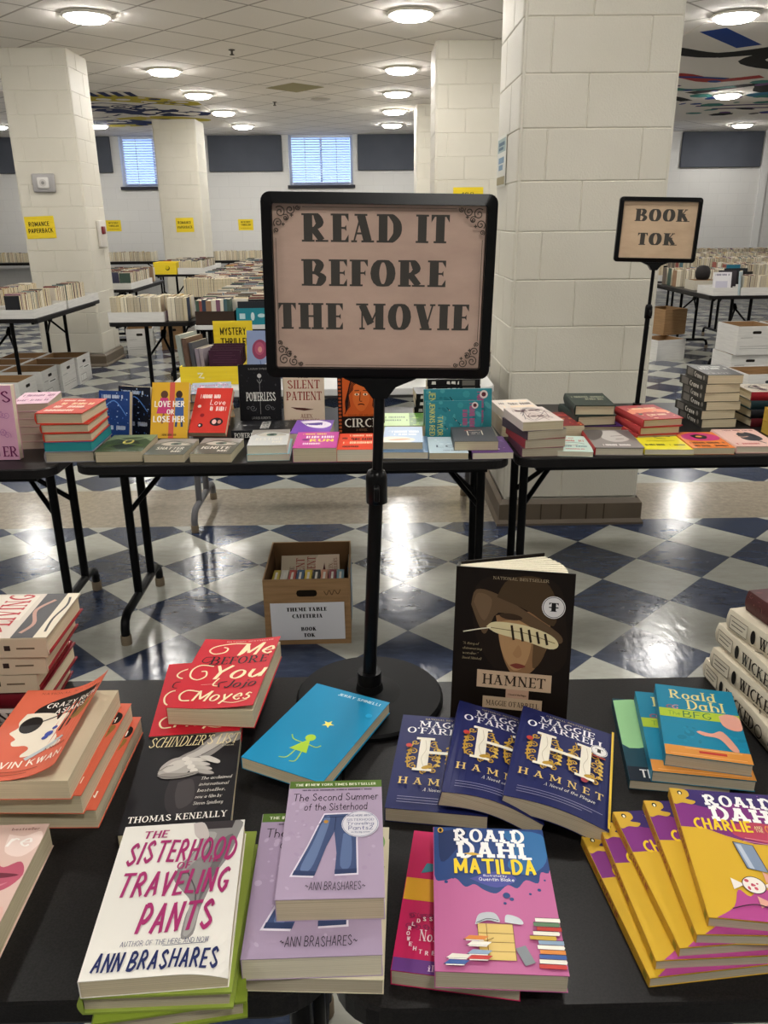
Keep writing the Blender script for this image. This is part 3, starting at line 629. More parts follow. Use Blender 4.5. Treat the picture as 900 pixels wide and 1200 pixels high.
# ================================================================== boxes
def carton(mx, w, d, h, label, mat=WCARD, inside=CARD, art=None, art_side=None, group=None, t=.005, name='storage_box', flap=0, cat='box'):
    o = empty(name, mx, label, cat, group); b = MB()
    b.box(-w/2, w/2, -d/2, d/2, 0, t, mat)
    for x0, x1, y0, y1 in ((-w/2, w/2, -d/2, -d/2+t), (-w/2, w/2, d/2-t, d/2), (-w/2, -w/2+t, -d/2+t, d/2-t), (w/2-t, w/2, -d/2+t, d/2-t)): b.box(x0, x1, y0, y1, t, h, mat)
    e = .0008
    for P in ([(-w/2+t+e, -d/2+t+e), (w/2-t-e, -d/2+t+e)], [(w/2-t-e, -d/2+t+e), (w/2-t-e, d/2-t-e)], [(w/2-t-e, d/2-t-e), (-w/2+t+e, d/2-t-e)], [(-w/2+t+e, d/2-t-e), (-w/2+t+e, -d/2+t+e)]):
        (xa, ya), (xb, yb) = P; b.poly([(xa, ya, t), (xa, ya, h-.002), (xb, yb, h-.002), (xb, yb, t)], inside)
    b.poly([(-w/2+t, -d/2+t, t+e), (w/2-t, -d/2+t, t+e), (w/2-t, d/2-t, t+e), (-w/2+t, d/2-t, t+e)], inside)
    if art: art(Canvas(b, (-w/2, -d/2, 0), (1, 0, 0), (0, 0, 1), w, h, 3e-4, .7))
    if art_side: art_side(Canvas(b, (w/2, -d/2, 0), (0, 1, 0), (0, 0, 1), d, h, 3e-4, .7))
    b.build('box_body', o); return o
def hole(c, x=50, y=78, col='#1d1712'):
    c.poly([(x-12, y), (x-11, y+4), (x-8, y+5), (x+8, y+5), (x+11, y+4), (x+12, y), (x+11, y-4), (x+8, y-5), (x-8, y-5), (x-11, y-4)], col); return c
def banker(c):
    K = '#5d5c5a'; hole(c); c.line([(8, 60), (40, 60)], .8, K, False).line([(8, 30), (92, 30)], .7, K, False).line([(8, 22), (92, 22)], .7, K, False)
def banker_lab(c):
    K = '#5d5c5a'; hole(c); c.line([(10, 62), (36, 62)], 1, K, False).rect(36, 50, 88, 62, '#e4e3df').line([(44, 56), (80, 56)], 2.4, '#3a3a3a', False).rect(12, 10, 55, 34, '#e0dfdb')
    for q in ((12, 10, 55, 10), (12, 34, 55, 34), (12, 10, 12, 34), (55, 10, 55, 34), (26, 10, 26, 34)): c.line([(q[0], q[1]), (q[2], q[3])], 1, K, False)
def grid_(c):
    K = '#55585c'; hole(c, 50, 74, '#3c3f42'); c.line([(5, 52), (95, 52)], 1, K, False).line([(5, 28), (95, 28)], 1, K, False)
    for x in (5, 22, 36, 50, 64, 78, 95): c.line([(x, 28), (x, 52)], 1, K, False)
# the labelled carton on the floor
def theme_art(c):
    hole(c, 50, 79, '#191209').line([(70, 82), (73, 76), (76, 83), (79, 76), (82, 83), (86, 77), (89, 84)], .9, '#5a4330')
TB = (-.241, 2.80)
box = carton(TR(TB[0], TB[1], 0, .5), .312, .36, .262, 'brown open cardboard box of books on the floor with a printed white sheet', CARD, M('#6b4f33', .8), theme_art, name='cardboard_box')
notice((-.372, 2.617, .02), (1, 0, .008), (-.008, 0, 1), .268, .150, M('#d9d9de', .5), [('THEME TABLE', 22, 76, 78, 9.5), ('CAFETERIA', 29, 70, 60, 9.5), ('BOOK', 40, 61, 25, 9.5), ('TOK', 43.5, 59, 8, 9.5)], 'white printed sheet taped to the front of the brown floor box', pen='fat', ink='#17161a', name='printed_sheet')
# bankers boxes under the left tables
BX = 'white storage boxes under the tables'
for i, (x, y, rz, s) in enumerate([(-3.02, 6.68, 0, 'nearest in the front row'), (-3.02, 7.17, 0, 'second from the front'), (-2.99, 7.55, 0, 'third from the front'), (-2.97, 7.93, 0, 'fourth, touching the left pillar'), (-3.42, 6.68, 0, 'front left one'), (-3.40, 7.17, 0, 'second of the inner row'), (-3.38, 7.55, 0, 'third of the inner row'), (-3.36, 7.93, 0, 'last of the inner row')]):
    carton(TR(x, y, .0, rz), .36, .36, .26, 'open white storage box on the floor under the left table, '+s, art=banker, art_side=banker_lab if i % 2 else banker, group=BX)
carton(TR(-2.72, 9.75, 0, 12), .30, .38, .30, 'white storage box on the floor right of the left pillar', art=banker, art_side=banker_lab, group=BX)
carton(TR(-2.42, 10.15, 0, 12), .30, .38, .30, 'brown carton on the floor beside a white box right of the left pillar', CARD, art=hole, art_side=lambda c: hole(c).ell(50, 45, 14, 8, '#cfc6b4'), name='cardboard_box', group='brown cartons')
carton(TR(-2.2, 10.78, 0, 5), .36, .36, .30, 'white storage box behind the brown carton right of the left pillar', art=banker, group=BX)
carton(TR(-2.55, 11.9, 0, 0), .36, .36, .28, 'white storage box under the far left table with trays', art=banker_lab, group=BX)
# bankers boxes by the right tables
carton(TR(3.55, 7.62, .26, 4), .36, .40, .26, 'open white storage box on top of the right hand pile, brown inside', art=banker, group=BX)
carton(TR(3.95, 7.62, .26, 4), .36, .40, .26, 'white storage box at the right edge on top of the pile', art=banker_lab, group=BX)
carton(TR(3.55, 7.66, 0, 2), .37, .40, .255, 'closed white storage box under the open one in the right hand pile', art=banker_lab, group=BX)
carton(TR(3.96, 7.66, 0, 2), .37, .40, .255, 'white storage box at the bottom right of the right hand pile', art=banker_lab, group=BX)
carton(TR(3.30, 6.72, 0, 3), .40, .38, .245, 'open white storage box on the floor nearest behind the dark stack of books', art=grid_, group=BX)
carton(TR(3.72, 6.75, 0, 3), .40, .38, .245, 'open white storage box at the right edge behind the dark stack of books', art=grid_, group=BX)
carton(TR(3.22, 8.9, 0, 18), .36, .36, .22, 'plain white storage box on the floor behind the table leg at right', art=None, group=BX)
carton(TR(3.36, 9.25, .225, 20), .30, .36, .28, 'brown carton standing on a white box behind the table leg at right', CARD, art=None, name='cardboard_box', group='brown cartons')
for i, (x, z) in enumerate([(3.25, 0), (3.62, 0), (3.28, .262)]): carton(TR(x, 10.55+.02*i, z, 0), .36, .38, .26, 'white storage box under the farther right table, '+['left one on the floor', 'right one on the floor', 'top one with the brown inside'][i], art=grid_ if i < 2 else None, group=BX, mat=WCARD if i < 2 else CARD)
carton(TR(4.75, 9.2, 0, 0), .36, .36, .26, 'white storage box on the floor at far right behind the tables', art=banker, group=BX)
carton(TR(4.6, 7.9, 0, 0), .40, .40, .26, 'white storage box at the right edge beyond the pile', art=banker_lab, group=BX)

# trays on tables
def tray(x0, x1, y0, y1, h, label, mat=WCARD, inside=None, z=.741, art=None, group='white cardboard book trays'):
    return carton(TR((x0+x1)/2, (y0+y1)/2, z), x1-x0, y1-y0, h, label, mat, inside or mat, art, None, group, .004, 'book_tray', cat='tray')
tray(-3.46, -3.08, 6.70, 7.10, .07, 'white tray of books at the front of the left pillar table')
tray(-3.06, -2.71, 6.70, 7.45, .07, 'white tray of books along the right edge of the left pillar table, nearer')
tray(-3.06, -2.71, 7.50, 8.36, .07, 'white tray of books along the right edge of the left pillar table, farther')
tray(-2.01, -1.58, 6.37, 6.75, .075, 'white tray holding cream paged books right of the left pillar')
tray(-3.40, -2.73, 9.62, 10.6, .07, 'white tray of books on the table just right of the left pillar')
def yel(c): c.circ(62, 52, 10, '#5a5218').circ(60, 58, 8, '#d8bd1a')
tray(-3.15, -2.82, 12.36, 12.7, .17, 'bright yellow box tray at the front of the far left table', YCARD, group='coloured book trays', art=yel)
tray(-2.80, -2.41, 12.36, 13.8, .09, 'white tray of books on the far left table')
def teal_art(c): c.rect(5, 35, 14, 68, '#b9d3d6').ell(26, 50, 3, 25, '#c5d6d8').ell(40, 55, 6, 12, '#b9d3d6').spiral(55, 50, 4, 1, .8, '#c5d6d8').ell(72, 50, 7, 22, '#cfc8b8').specks(14, 60, 10, 96, 90, 3, ['#b9d3d6', '#d8d4c4'], 5)
tray(-1.29, -1.0, 6.13, 6.60, .10, 'dark brown low box of books at the left of the white table', M('#3a2d26', .7), group='coloured book trays')
tray(-.985, -.52, 6.13, 6.60, .12, 'teal patterned box of books on the white table', M('#2a7f8d', .5), art=teal_art, group='coloured book trays')
tray(3.36, 3.62, 8.02, 8.42, .075, 'white tray with a propped magazine at the corner of the right table')
tray(3.63, 4.12, 8.02, 8.42, .075, 'white tray holding a row of cream paged books on the right table')
tray(2.78, 3.60, 9.97, 10.4, .07, 'white tray of books on the farther right table')
def ybox(c): c.line([(28, 62), (36, 64), (30, 40), (38, 38)], 3, '#e8e3c8', False).specks(10, 3, 10, 97, 90, 2, ['#c4a91d', '#d9c65a'], 2)
tray(-.895, -.60, 3.80, 4.06, .085, 'low yellow box holding upright books behind the middle table', YCARD, group='coloured book trays', art=ybox)
notice((-.775, 4.075, .745), (1, 0, 0), (0, 0, 1), .195, .26, YCARD, [('MYSTERY', 17, 83, 74, 13), ('THRILLER', 17, 92, 54, 13)], 'yellow MYSTERY THRILLER sign standing behind the books in the yellow box', group=g)
# ================================================================== books
def book(label, cx, cy, z, rot, w, l, t, cover, art=None, spine=None, sart=None, hard=False, tilt=0, roll=0, pages=None, bend=None, group=None, back=None, edge=None, by=(), mx=None, covbend=None, cat='book'):
    pages = pages or PAGE
    if mx is None: mx = TR(cx, cy, z, rot, tilt, roll)
    o = empty('hardcover_book' if hard else 'paperback_book', mx, label, cat, group)
    cc = M(cover, .38) if isinstance(cover, str) else cover; sc = M(spine, .38) if spine else cc; bc = M(back, .38) if back else cc
    c = .0026 if hard else .0007; ov = .003 if hard else 0; x0, x1, y0, y1 = -w/2, w/2, -l/2, l/2
    bx = [x0+w*k/16 for k in range(1, 16)] if (bend or covbend) else ()
    kw = dict(bend=bend, bx=bx, by=by) if bend else {}
    p = MB(); wv = [(x1-ov-.0012, y0+ov+.0006), (x1-ov-.0022, (y0+y1)/2), (x1-ov-.0012, y1-ov-.0006)]
    pp = [(x0+c*.5, y0+ov+.0006)]+wv+[(x0+c*.5, y1-ov-.0006)]
    p.prism(pp, c, t-c, pages); p.build('page_block', o, **kw)
    f = MB(); f.box(x0, x1, y0, y1, t-c, t, cc if not edge else M(edge, .5)); cv = Canvas(f, (x0, y0, t), (1, 0, 0), (0, 1, 0), w, l, rough=.36); cv.rect(0, 0, 100, 100, cc)
    if art: art(cv)
    f.build('front_cover', o, **(dict(bend=covbend, bx=bx, by=by) if covbend else kw))
    k = MB(); k.box(x0, x1, y0, y1, 0, c, bc); k.build('back_cover', o, **kw)
    s = MB()
    if hard:
        n = 6; P = [(x0-.004*math.sin(PI*q/n), t*q/n) for q in range(n+1)]
        V = [(x, y, zz) for y in (y0, y1) for x, zz in P]+[(x0+.002, y, zz) for y in (y0, y1) for zz in (0, t)]
        m_ = n+1; s.add(V, [[q, q+1, m_+q+1, m_+q] for q in range(n)], sc, True); s.add(V, [list(range(m_))[::-1]+[2*m_, 2*m_+1]], sc); s.add(V, [list(range(m_, 2*m_))+[2*m_+3, 2*m_+2]], sc)
        so = x0-.0042
    else: s.box(x0-.0006, x0+c*.4, y0, y1, 0, t, sc); so = x0-.0006
    cv = Canvas(s, (so, y1, 0), (0, -1, 0), (0, 0, 1), l, t, rough=.4)
    if sart: sart(cv)
    s.build('spine', o, **kw)
    return o
def row_lines(c, x0, x1, ys, h, col, seed=1):
    r = random.Random(seed)
    for y in ys:
        d = r.uniform(0, (x1-x0)*.25)
        c.line([(x0+d, y), (x1-d, y)], h, col, False)
# ---------------------------------------------------------- left foreground table
ZT = .7405
CR, BK, RD = '#f0dfb4', '#1a1416', '#c3202f'
def me_art(c):
    c.text('NATIONAL BESTSELLER', 30, 92, 95.5, 1.6, '#e8b6a6', 'sans')
    c.text('Me', 52, 97, 74, 18, CR, 'script').line([(60, 92), (40, 93), (20, 88), (14, 81), (22, 76), (34, 79), (36, 85), (30, 87)], 2.2, CR).line([(54, 74), (60, 80), (62, 92)], 3.5, CR)
    c.text('BEFORE', 22, 94, 61, 10.5, BK, 'serif').line([(22, 71), (14, 70), (12, 64), (18, 62), (24, 66)], 1.4, BK).line([(34, 61), (28, 58.5), (22, 60)], 1.4, BK)
    c.text('You', 28, 96, 39, 19, CR, 'script').line([(30, 57), (14, 58), (6, 51), (8, 41), (18, 37), (26, 42), (24, 49), (18, 49)], 2.2, CR).line([(44, 40), (40, 31), (46, 29)], 2, CR)
    c.text('Jojo', 54, 92, 26, 10, BK, 'script').line([(56, 35), (47, 33), (49, 27)], 1.6, BK)
    c.text('Moyes', 24, 92, 9, 13, CR, 'script').line([(28, 21), (14, 22), (8, 16), (12, 9), (22, 9)], 2.2, CR).line([(60, 8), (75, 5), (90, 8)], 1.2, CR).line([(26, 30), (44, 32)], .6, '#e8b6a6', False)
mb_ = lambda x, y, z: (x, y, z+.010*max(0, (x+.02)/.085)**1.5*(1 if y > -.2 else 0))
book('red novel with cream swash lettering, lower one, mostly covered by its twin', -.272, 1.096, ZT, 5, .130, .203, .026, RD, me_art, group='red novels with swash lettering')
book('red novel with cream swash lettering, upper one with its cover lifting', -.232, 1.112, ZT+.027, -5.5, .130, .205, .030, RD, me_art, covbend=mb_, back=RD, group='red novels with swash lettering')
def sch_art(c):
    c.poly([(36, 50), (60, 52), (76, 44), (70, 24), (56, 12), (40, 18), (34, 34)], '#2f2b2d', True).poly([(44, 46), (58, 48), (62, 28), (50, 20), (44, 32)], '#423d3e', True)
    c.poly([(100, 100), (76, 100), (66, 92), (56, 82), (44, 76), (36, 70), (38, 64), (52, 64), (64, 68), (76, 76), (88, 86), (100, 90)], '#8d8883', True)
    c.poly([(92, 98), (80, 98), (70, 90), (58, 80), (46, 74), (54, 72), (66, 76), (80, 86), (94, 94)], '#b7b1aa', True).line([(90, 92), (76, 82), (62, 74)], 1.2, '#6f6a66')
    c.poly([(22, 56), (24, 64), (32, 71), (42, 73), (52, 70), (56, 62), (48, 54), (34, 51)], '#a8a29b', True).poly([(26, 60), (34, 68), (44, 70), (50, 66), (42, 60), (32, 57)], '#c3bdb5', True)
    for k in range(4):
        x, y = 46+k*3.5, 70-k*4.6
        c.ell(x+11, y-1.5, 14-k*.8, 2.7, '#4b4645', -9-k*4).ell(x+11, y-.8, 13.4-k*.8, 2.2, ['#c9c3ba', '#bdb7af', '#b2aca4', '#a39d96'][k], -9-k*4).ell(x+1, y+.6, 4, 2.6, '#d2ccc3', -9)
    c.poly([(22, 54), (30, 50), (46, 50), (60, 53), (62, 56), (48, 55), (30, 56)], '#8a847e', True).line([(24, 53), (40, 51), (58, 54)], .8, '#3f3b3b').line([(22, 58), (30, 63), (36, 64)], .9, '#6f6a66').poly([(60, 72), (70, 72), (82, 66), (80, 63), (68, 67)], '#c4beb5', True)
    c.text("SCHINDLER'S LIST", 5, 97, 85.5, 11, '#e8d9a6', 'ital')
    for i, t_ in enumerate(['The acclaimed', 'international', 'bestseller,', 'now a film by', 'Steven Spielberg']): c.text(t_, 66-i*.8, 96-i*2.4+(4 if i > 3 else 0), 46.5-i*6.2, 2.9, '#ded8cd', 'ital')
    c.text('THOMAS KENEALLY', 6, 96, 9, 5.2, '#efeae0', 'serif').text('a novel', 82, 94, 82, 1.6, '#c9bfa0', 'sans')
book('black novel with a photo of clasped hands in grey, under the white book', -.257, .897, ZT, 4.5, .136, .200, .024, '#1c1a1d', sch_art)
def spin_art(c):
    c.text('JERRY SPINELLI', 36, 92, 92.5, 2.9, '#e9f2f0', 'sans')
    st_ = [(55+7.5*(1 if k % 2 == 0 else .42)*math.sin(PI*k/5+.2), 57+7.5*.6*(1 if k % 2 == 0 else .42)*math.cos(PI*k/5+.2)) for k in range(10)]
    c.poly(st_, '#efe46c'); G = '#a5c93a'
    c.circ(50, 38, 6, G).poly([(49, 35), (52, 35), (60, 22), (38, 22)], G).line([(46, 31), (34, 32), (28, 36)], 1.3, G).line([(53, 31), (64, 30), (68, 33)], 1.3, G).line([(46, 22), (44, 13), (36, 11)], 1.3, G).line([(54, 22), (56, 12), (50, 10)], 1.3, G).circ(90, 78, 4, '#2a9fce')
book('bright blue novel with a yellow star and green stick figure, lying by the sign base', -.081, .989, ZT+.0155, -27, .128, .206, .019, '#1a87b2', spin_art, roll=0, tilt=0)
LIME, LIME2 = '#93a547', '#879a36'
def lime_art(c): c.text('THE', 6, 24, 80, 5, '#2a3a1a', 'brush').specks(8, 4, 10, 96, 90, 2, ['#9fb150'], 2)
book('lime green hardcover at the bottom under the white novel with brush lettering', -.213, .660, ZT, 8, .142, .207, .022, LIME2, lime_art, hard=True, pages=PAGEG, group='lime green hardcovers')
book('lime green hardcover directly under the white novel with brush lettering', -.212, .664, ZT+.0225, 1, .142, .212, .022, LIME, lime_art, hard=True, pages=PAGEG, group='lime green hardcovers')
def sis_art(c):
    J, J2, J3 = '#8d8a88', '#6d6a6a', '#a8a5a1'
    c.poly([(58, 100), (96, 100), (96, 88), (90, 72), (82, 60), (78, 48), (74, 36), (72, 22), (64, 20), (64, 32), (66, 42), (58, 50), (50, 58), (52, 66), (62, 78), (64, 88)], J, True)
    c.poly([(62, 100), (92, 100), (90, 94), (64, 94)], '#3a3437').poly([(66, 92), (78, 90), (70, 76), (60, 66), (54, 60), (56, 66), (64, 80)], J3, True).poly([(84, 86), (92, 88), (84, 66), (76, 50), (72, 40), (74, 56)], J2, True).poly([(66, 40), (73, 38), (71, 24), (65, 22)], J3, True).line([(70, 92), (74, 80), (70, 70)], 1, '#565355').line([(60, 62), (68, 50), (70, 40)], 1, '#565355')
    c.poly([(57, 99), (66, 99), (72, 88), (66, 86), (60, 90)], '#c9bfba', True)
    P = '#a8326c'
    c.text('THE', 17, 37, 89.5, 5.2, P, 'brush', .04).text('SISTERHOOD', 8, 95, 71, 14.5, P, 'brush', .05).text('OF', 50, 61, 65, 4.5, P, 'brush').text('THE', 69, 84, 68.5, 4.5, P, 'brush').text('TRAVELING', 8, 92, 48, 14.5, P, 'brush', .05).text('PANTS', 30, 84, 25, 16, P, 'brush', .04)
    N_ = '#27305f'
    c.text('AUTHOR OF THE HERE AND NOW', 22, 84, 17, 2.8, N_, 'hand', .05).line([(52, 16.2), (82, 16.6)], .4, N_, False).text('ANN BRASHARES', 6, 92, 4, 9.2, N_, 'brush', .04)
book('white novel with magenta brush lettering over grey jeans', -.217, .661, ZT+.045, 3.5, .137, .203, .021, '#ece8df', sis_art, bend=lambda x, y, z: (x, y, z-(.010*max(0, (x-.02)/.05)**2*max(0, (-y-.04)/.06)**2 if z > .015 else 0)), by=[-.09, -.08, -.07, -.06, -.05, -.04])
def ss_art(c):
    c.specks(46, 3, 8, 97, 82, 1.8, ['#b59cbe', '#c2acc9', '#a58fb2'], 6).rect(0, 0, 100, 100, '#bda6c8') if False else c.specks(60, 3, 8, 97, 82, 2.2, ['#b19db8', '#c0aec6'], 6)
    c.rect(0, 93, 100, 100, '#5c7a33').text('THE #1 NEW YORK TIMES BESTSELLER', 6, 94, 95.2, 2.2, '#e6ead0', 'bold').ink(14, 90, 90.2, 1.4, '#4a3f52')
    c.text('The Second Summer', 5, 96, 80.5, 6.6, '#3a3038', 'hand', .05).text('of the Sisterhood', 18, 84, 71.5, 6.4, '#3a3038', 'hand', .05)
    O_ = [(40, 67), (66, 67.5), (74, 62), (73, 45), (74, 18), (53, 17.5), (54, 34), (51, 52), (44, 40), (34, 16.5), (13, 17.5), (26, 40), (34, 56)]
    c.poly([(50+(x-50)*1.07, 42+(y-42)*1.05) for x, y in O_], '#e9e2ee').poly(O_, '#4a5980').poly([(40, 65), (46, 64), (40, 44), (30, 22), (20, 22), (30, 42)], '#6d80a8', True).poly([(60, 50), (68, 48), (68, 24), (58, 24)], '#6679a2', True).poly([(13, 17.5), (34, 16.5), (35, 20), (14.5, 21)], '#39456a').poly([(53, 17.5), (74, 18), (74, 21.5), (53, 21)], '#39456a').line([(40, 64.5), (66, 65)], 1, '#2f3a5c', False).line([(52, 65), (51, 53)], .8, '#2f3a5c', False).line([(34, 58), (42, 62)], .6, '#2f3a5c').line([(60, 62), (70, 58)], .6, '#2f3a5c').circ(42, 60.5, 2.4, '#b98a3e')
    c.circ(77, 58, 19, '#e7e4ea').ring(77, 58, 18, .6, '#8f93b4'); Z_ = '#4a5590'
    c.text('READ MORE ABOUT', 64, 90, 64.5, 1.7, Z_, 'sans').text('SISTERHOOD', 63, 91, 60.5, 2, Z_, 'hand').text('Traveling', 63, 91, 57, 2.4, Z_, 'hand').text('Pants2', 65, 90, 52.6, 3.4, Z_, 'hand').text('on the big screen', 68, 87, 50, 1.2, Z_, 'sans')
    c.text('~ANN BRASHARES~', 26, 82, 5.5, 5.6, '#241c26', 'hand', .06)
def pale_art(c):
    G = '#7fae63'
    c.text('2', 80, 96, 60, 9, G, 'brush').ell(90, 88, 7, 7, G).ell(90, 28, 6, 6, G).line([(86, 60), (94, 64), (96, 70)], 3, G).specks(12, 60, 10, 98, 90, 2, [G], 3)
book('cream paperback with green blots, bottom one under the lilac novels', -.062, .699, ZT, -3, .144, .213, .019, '#ded6b9', pale_art, pages=PAGEG)
book('lilac novel with a green top band, larger lower copy', -.067, .695, ZT+.0195, .8, .139, .205, .028, '#ae9bb5', ss_art, pages=PAGEW, group='lilac novels with blue jeans')
book('lilac novel with blue jeans and a white round sticker, smaller upper copy', -.049, .727, ZT+.048, .2, .112, .183, .029, '#b5a2bb', ss_art, group='lilac novels with blue jeans')
def cra_art(c):
    K, W_ = '#1b1716', '#e8dcc8'
    c.text('NATIONAL BESTSELLER', 18, 92, 94, 2.2, '#5a2a1a', 'fine')
    c.poly([(24, 64), (26, 76), (40, 86), (60, 90), (84, 90), (97, 86), (97, 76), (88, 72), (84, 62), (78, 50), (66, 44), (60, 56), (44, 62)], K, True)
    c.poly([(18, 70), (34, 71), (50, 68), (56, 60), (60, 66), (68, 64), (66, 54), (64, 46), (72, 36), (80, 28), (46, 22), (40, 24), (44, 30), (38, 34), (26, 34), (22, 38), (24, 41), (20, 44), (14, 48), (19, 54), (16, 60)], W_, True)
    c.ell(30, 57, 11, 9.5, K).line([(38, 60), (58, 66)], 2, K, False).poly([(72, 56), (90, 72), (97, 70), (88, 54)], '#8f7038', True).line([(74, 57), (92, 68)], 1.2, '#4a3a1c', False).line([(78, 56), (93, 66)], .9, '#4a3a1c', False)
    for x, y, r_ in ((60, 50, 3), (57, 44, 4.5), (55, 40, 3.4)): c.circ(x, y, r_, '#3d4c9a')
    c.poly([(46, 20), (78, 36), (82, 34), (50, 17)], '#b8bdbe').text('CRAZY RICH', 34, 94, 76, 5.6, '#f3ece0', 'sans').text('ASIANS', 48, 84, 67.5, 5.6, '#f3ece0', 'sans').text('A NOVEL', 64, 92, 24, 2.2, '#5a2a1a', 'sans').text('KEVIN KWAN', 8, 94, 11, 6, '#f6ead8', 'sans')
    c.line([(8, 7), (70, 7)], .8, '#8a3a22', False).line([(8, 4), (60, 4)], .8, '#8a3a22', False)
CO = '#d2654b'
cb = lambda x, y, z: (x-.012*max(0, (x+.01)/.077)**2.2, y, z+.030*max(0, (x+.03)/.097)**2*(.9+1.2*(y+.1)))
book('coral novel with a woman in round sunglasses, bottom of the stack of three', -.420, .936, ZT, -1, .133, .203, .028, CO, cra_art, group='coral novels in a stack of three')
book('coral novel with a woman in round sunglasses, middle of the stack of three', -.431, .930, ZT+.0285, -2, .133, .203, .028, CO, cra_art, group='coral novels in a stack of three')
book('coral novel with a woman in round sunglasses, top of the three with its cover curling', -.442, .922, ZT+.057, -1, .133, .203, .028, CO, cra_art, covbend=cb, group='coral novels in a stack of three')
def lips_art(c):
    c.poly([(70, 92), (84, 90), (96, 94), (100, 84), (90, 74), (74, 78)], '#e9d2c8', True)
    c.poly([(58, 62), (70, 70), (80, 66), (92, 70), (99, 60), (90, 50), (74, 48), (64, 54)], '#b5566a', True).poly([(62, 61), (78, 62), (96, 60), (80, 58)], '#6d2a3a', True).poly([(66, 56), (80, 53), (90, 55), (80, 51)], '#cc7a88', True)
    c.text('re', 72, 92, 82, 10, '#f7efe8', 'script').text('bestseller', 70, 94, 95, 2, '#8a5a58', 'sans').poly([(60, 36), (80, 30), (96, 38), (98, 20), (70, 14)], '#dcb0a2', True).line([(62, 10), (96, 12)], 2, '#a83a34', False)
book('pale pink novel with a close up of lips at the lower left corner', -.470, .700, ZT, 1, .140, .205, .034, '#d8b9ac', lips_art)
def viv_art(c):
    R_ = '#b02a30'
    c.rect(0, 62, 100, 100, '#b8a890').rect(0, 22, 100, 62, '#cfc2b4').rect(0, 0, 100, 24, '#3a3638').poly([(70, 100), (96, 98), (98, 66), (80, 60), (66, 72)], '#6a4c34', True).poly([(74, 66), (90, 62), (94, 40), (80, 36)], '#b88a7a', True)
    c.rect(38, 28, 96, 62, '#ded2c4').text('LIVING', 26, 98, 32, 17, R_, 'cond').line([(8, 56), (20, 50), (24, 40), (12, 34)], 5, R_).line([(10, 20), (30, 16), (60, 22), (84, 14)], 4, '#b88a7a').rect(0, 0, 100, 9, '#d9cdb6').line([(12, 4), (40, 5.5), (70, 3), (90, 5)], 2.4, '#2a2422')
def viv_sp(c): c.rect(0, 0, 100, 100, '#cbb9a0').ell(60, 50, 5, 30, '#3a2e2a').ell(60, 42, 3, 20, '#b08a78').rect(72, 38, 76, 66, '#3a2e2a').line([(80, 50), (92, 50)], 1.2, '#6a5a4a', False).rect(4, 20, 40, 80, '#6f6a66')
# spine faces the viewer: book turned so its spine edge looks down the table
def viv(z, dx, rot, label, **k):
    return book(label, -.618+dx, 1.135, z, rot, .150, .225, .030, '#b8a890', viv_art, spine='#cbb9a0', sart=viv_sp, hard=True, back='#8e1f28', group='hardcovers in the left corner stack', **k)
for i, (dx, r_, s) in enumerate([(-.006, 92, 'bottom'), (.004, 90, 'second from the bottom'), (-.004, 91, 'third from the bottom'), (.012, 92, 'second from the top'), (.022, 90, 'top')]):
    z = ZT+.0305*i
    if i < 2: book('dark red hardcover, %s of the stack at the left edge' % s, -.622+dx, 1.137, z, r_, .150, .225, .030, '#7a1c26', None, spine='#6d1822' if i else '#c9bcb4', sart=(lambda c: c.text('LIVING', 40, 90, 25, 50, '#3a2a2a' , 'cond')) if i == 0 else None, hard=True, group='hardcovers in the left corner stack')
    else: viv(z, dx, r_, 'tan hardcover with red lettering and portrait spine, %s of left edge stack' % s)
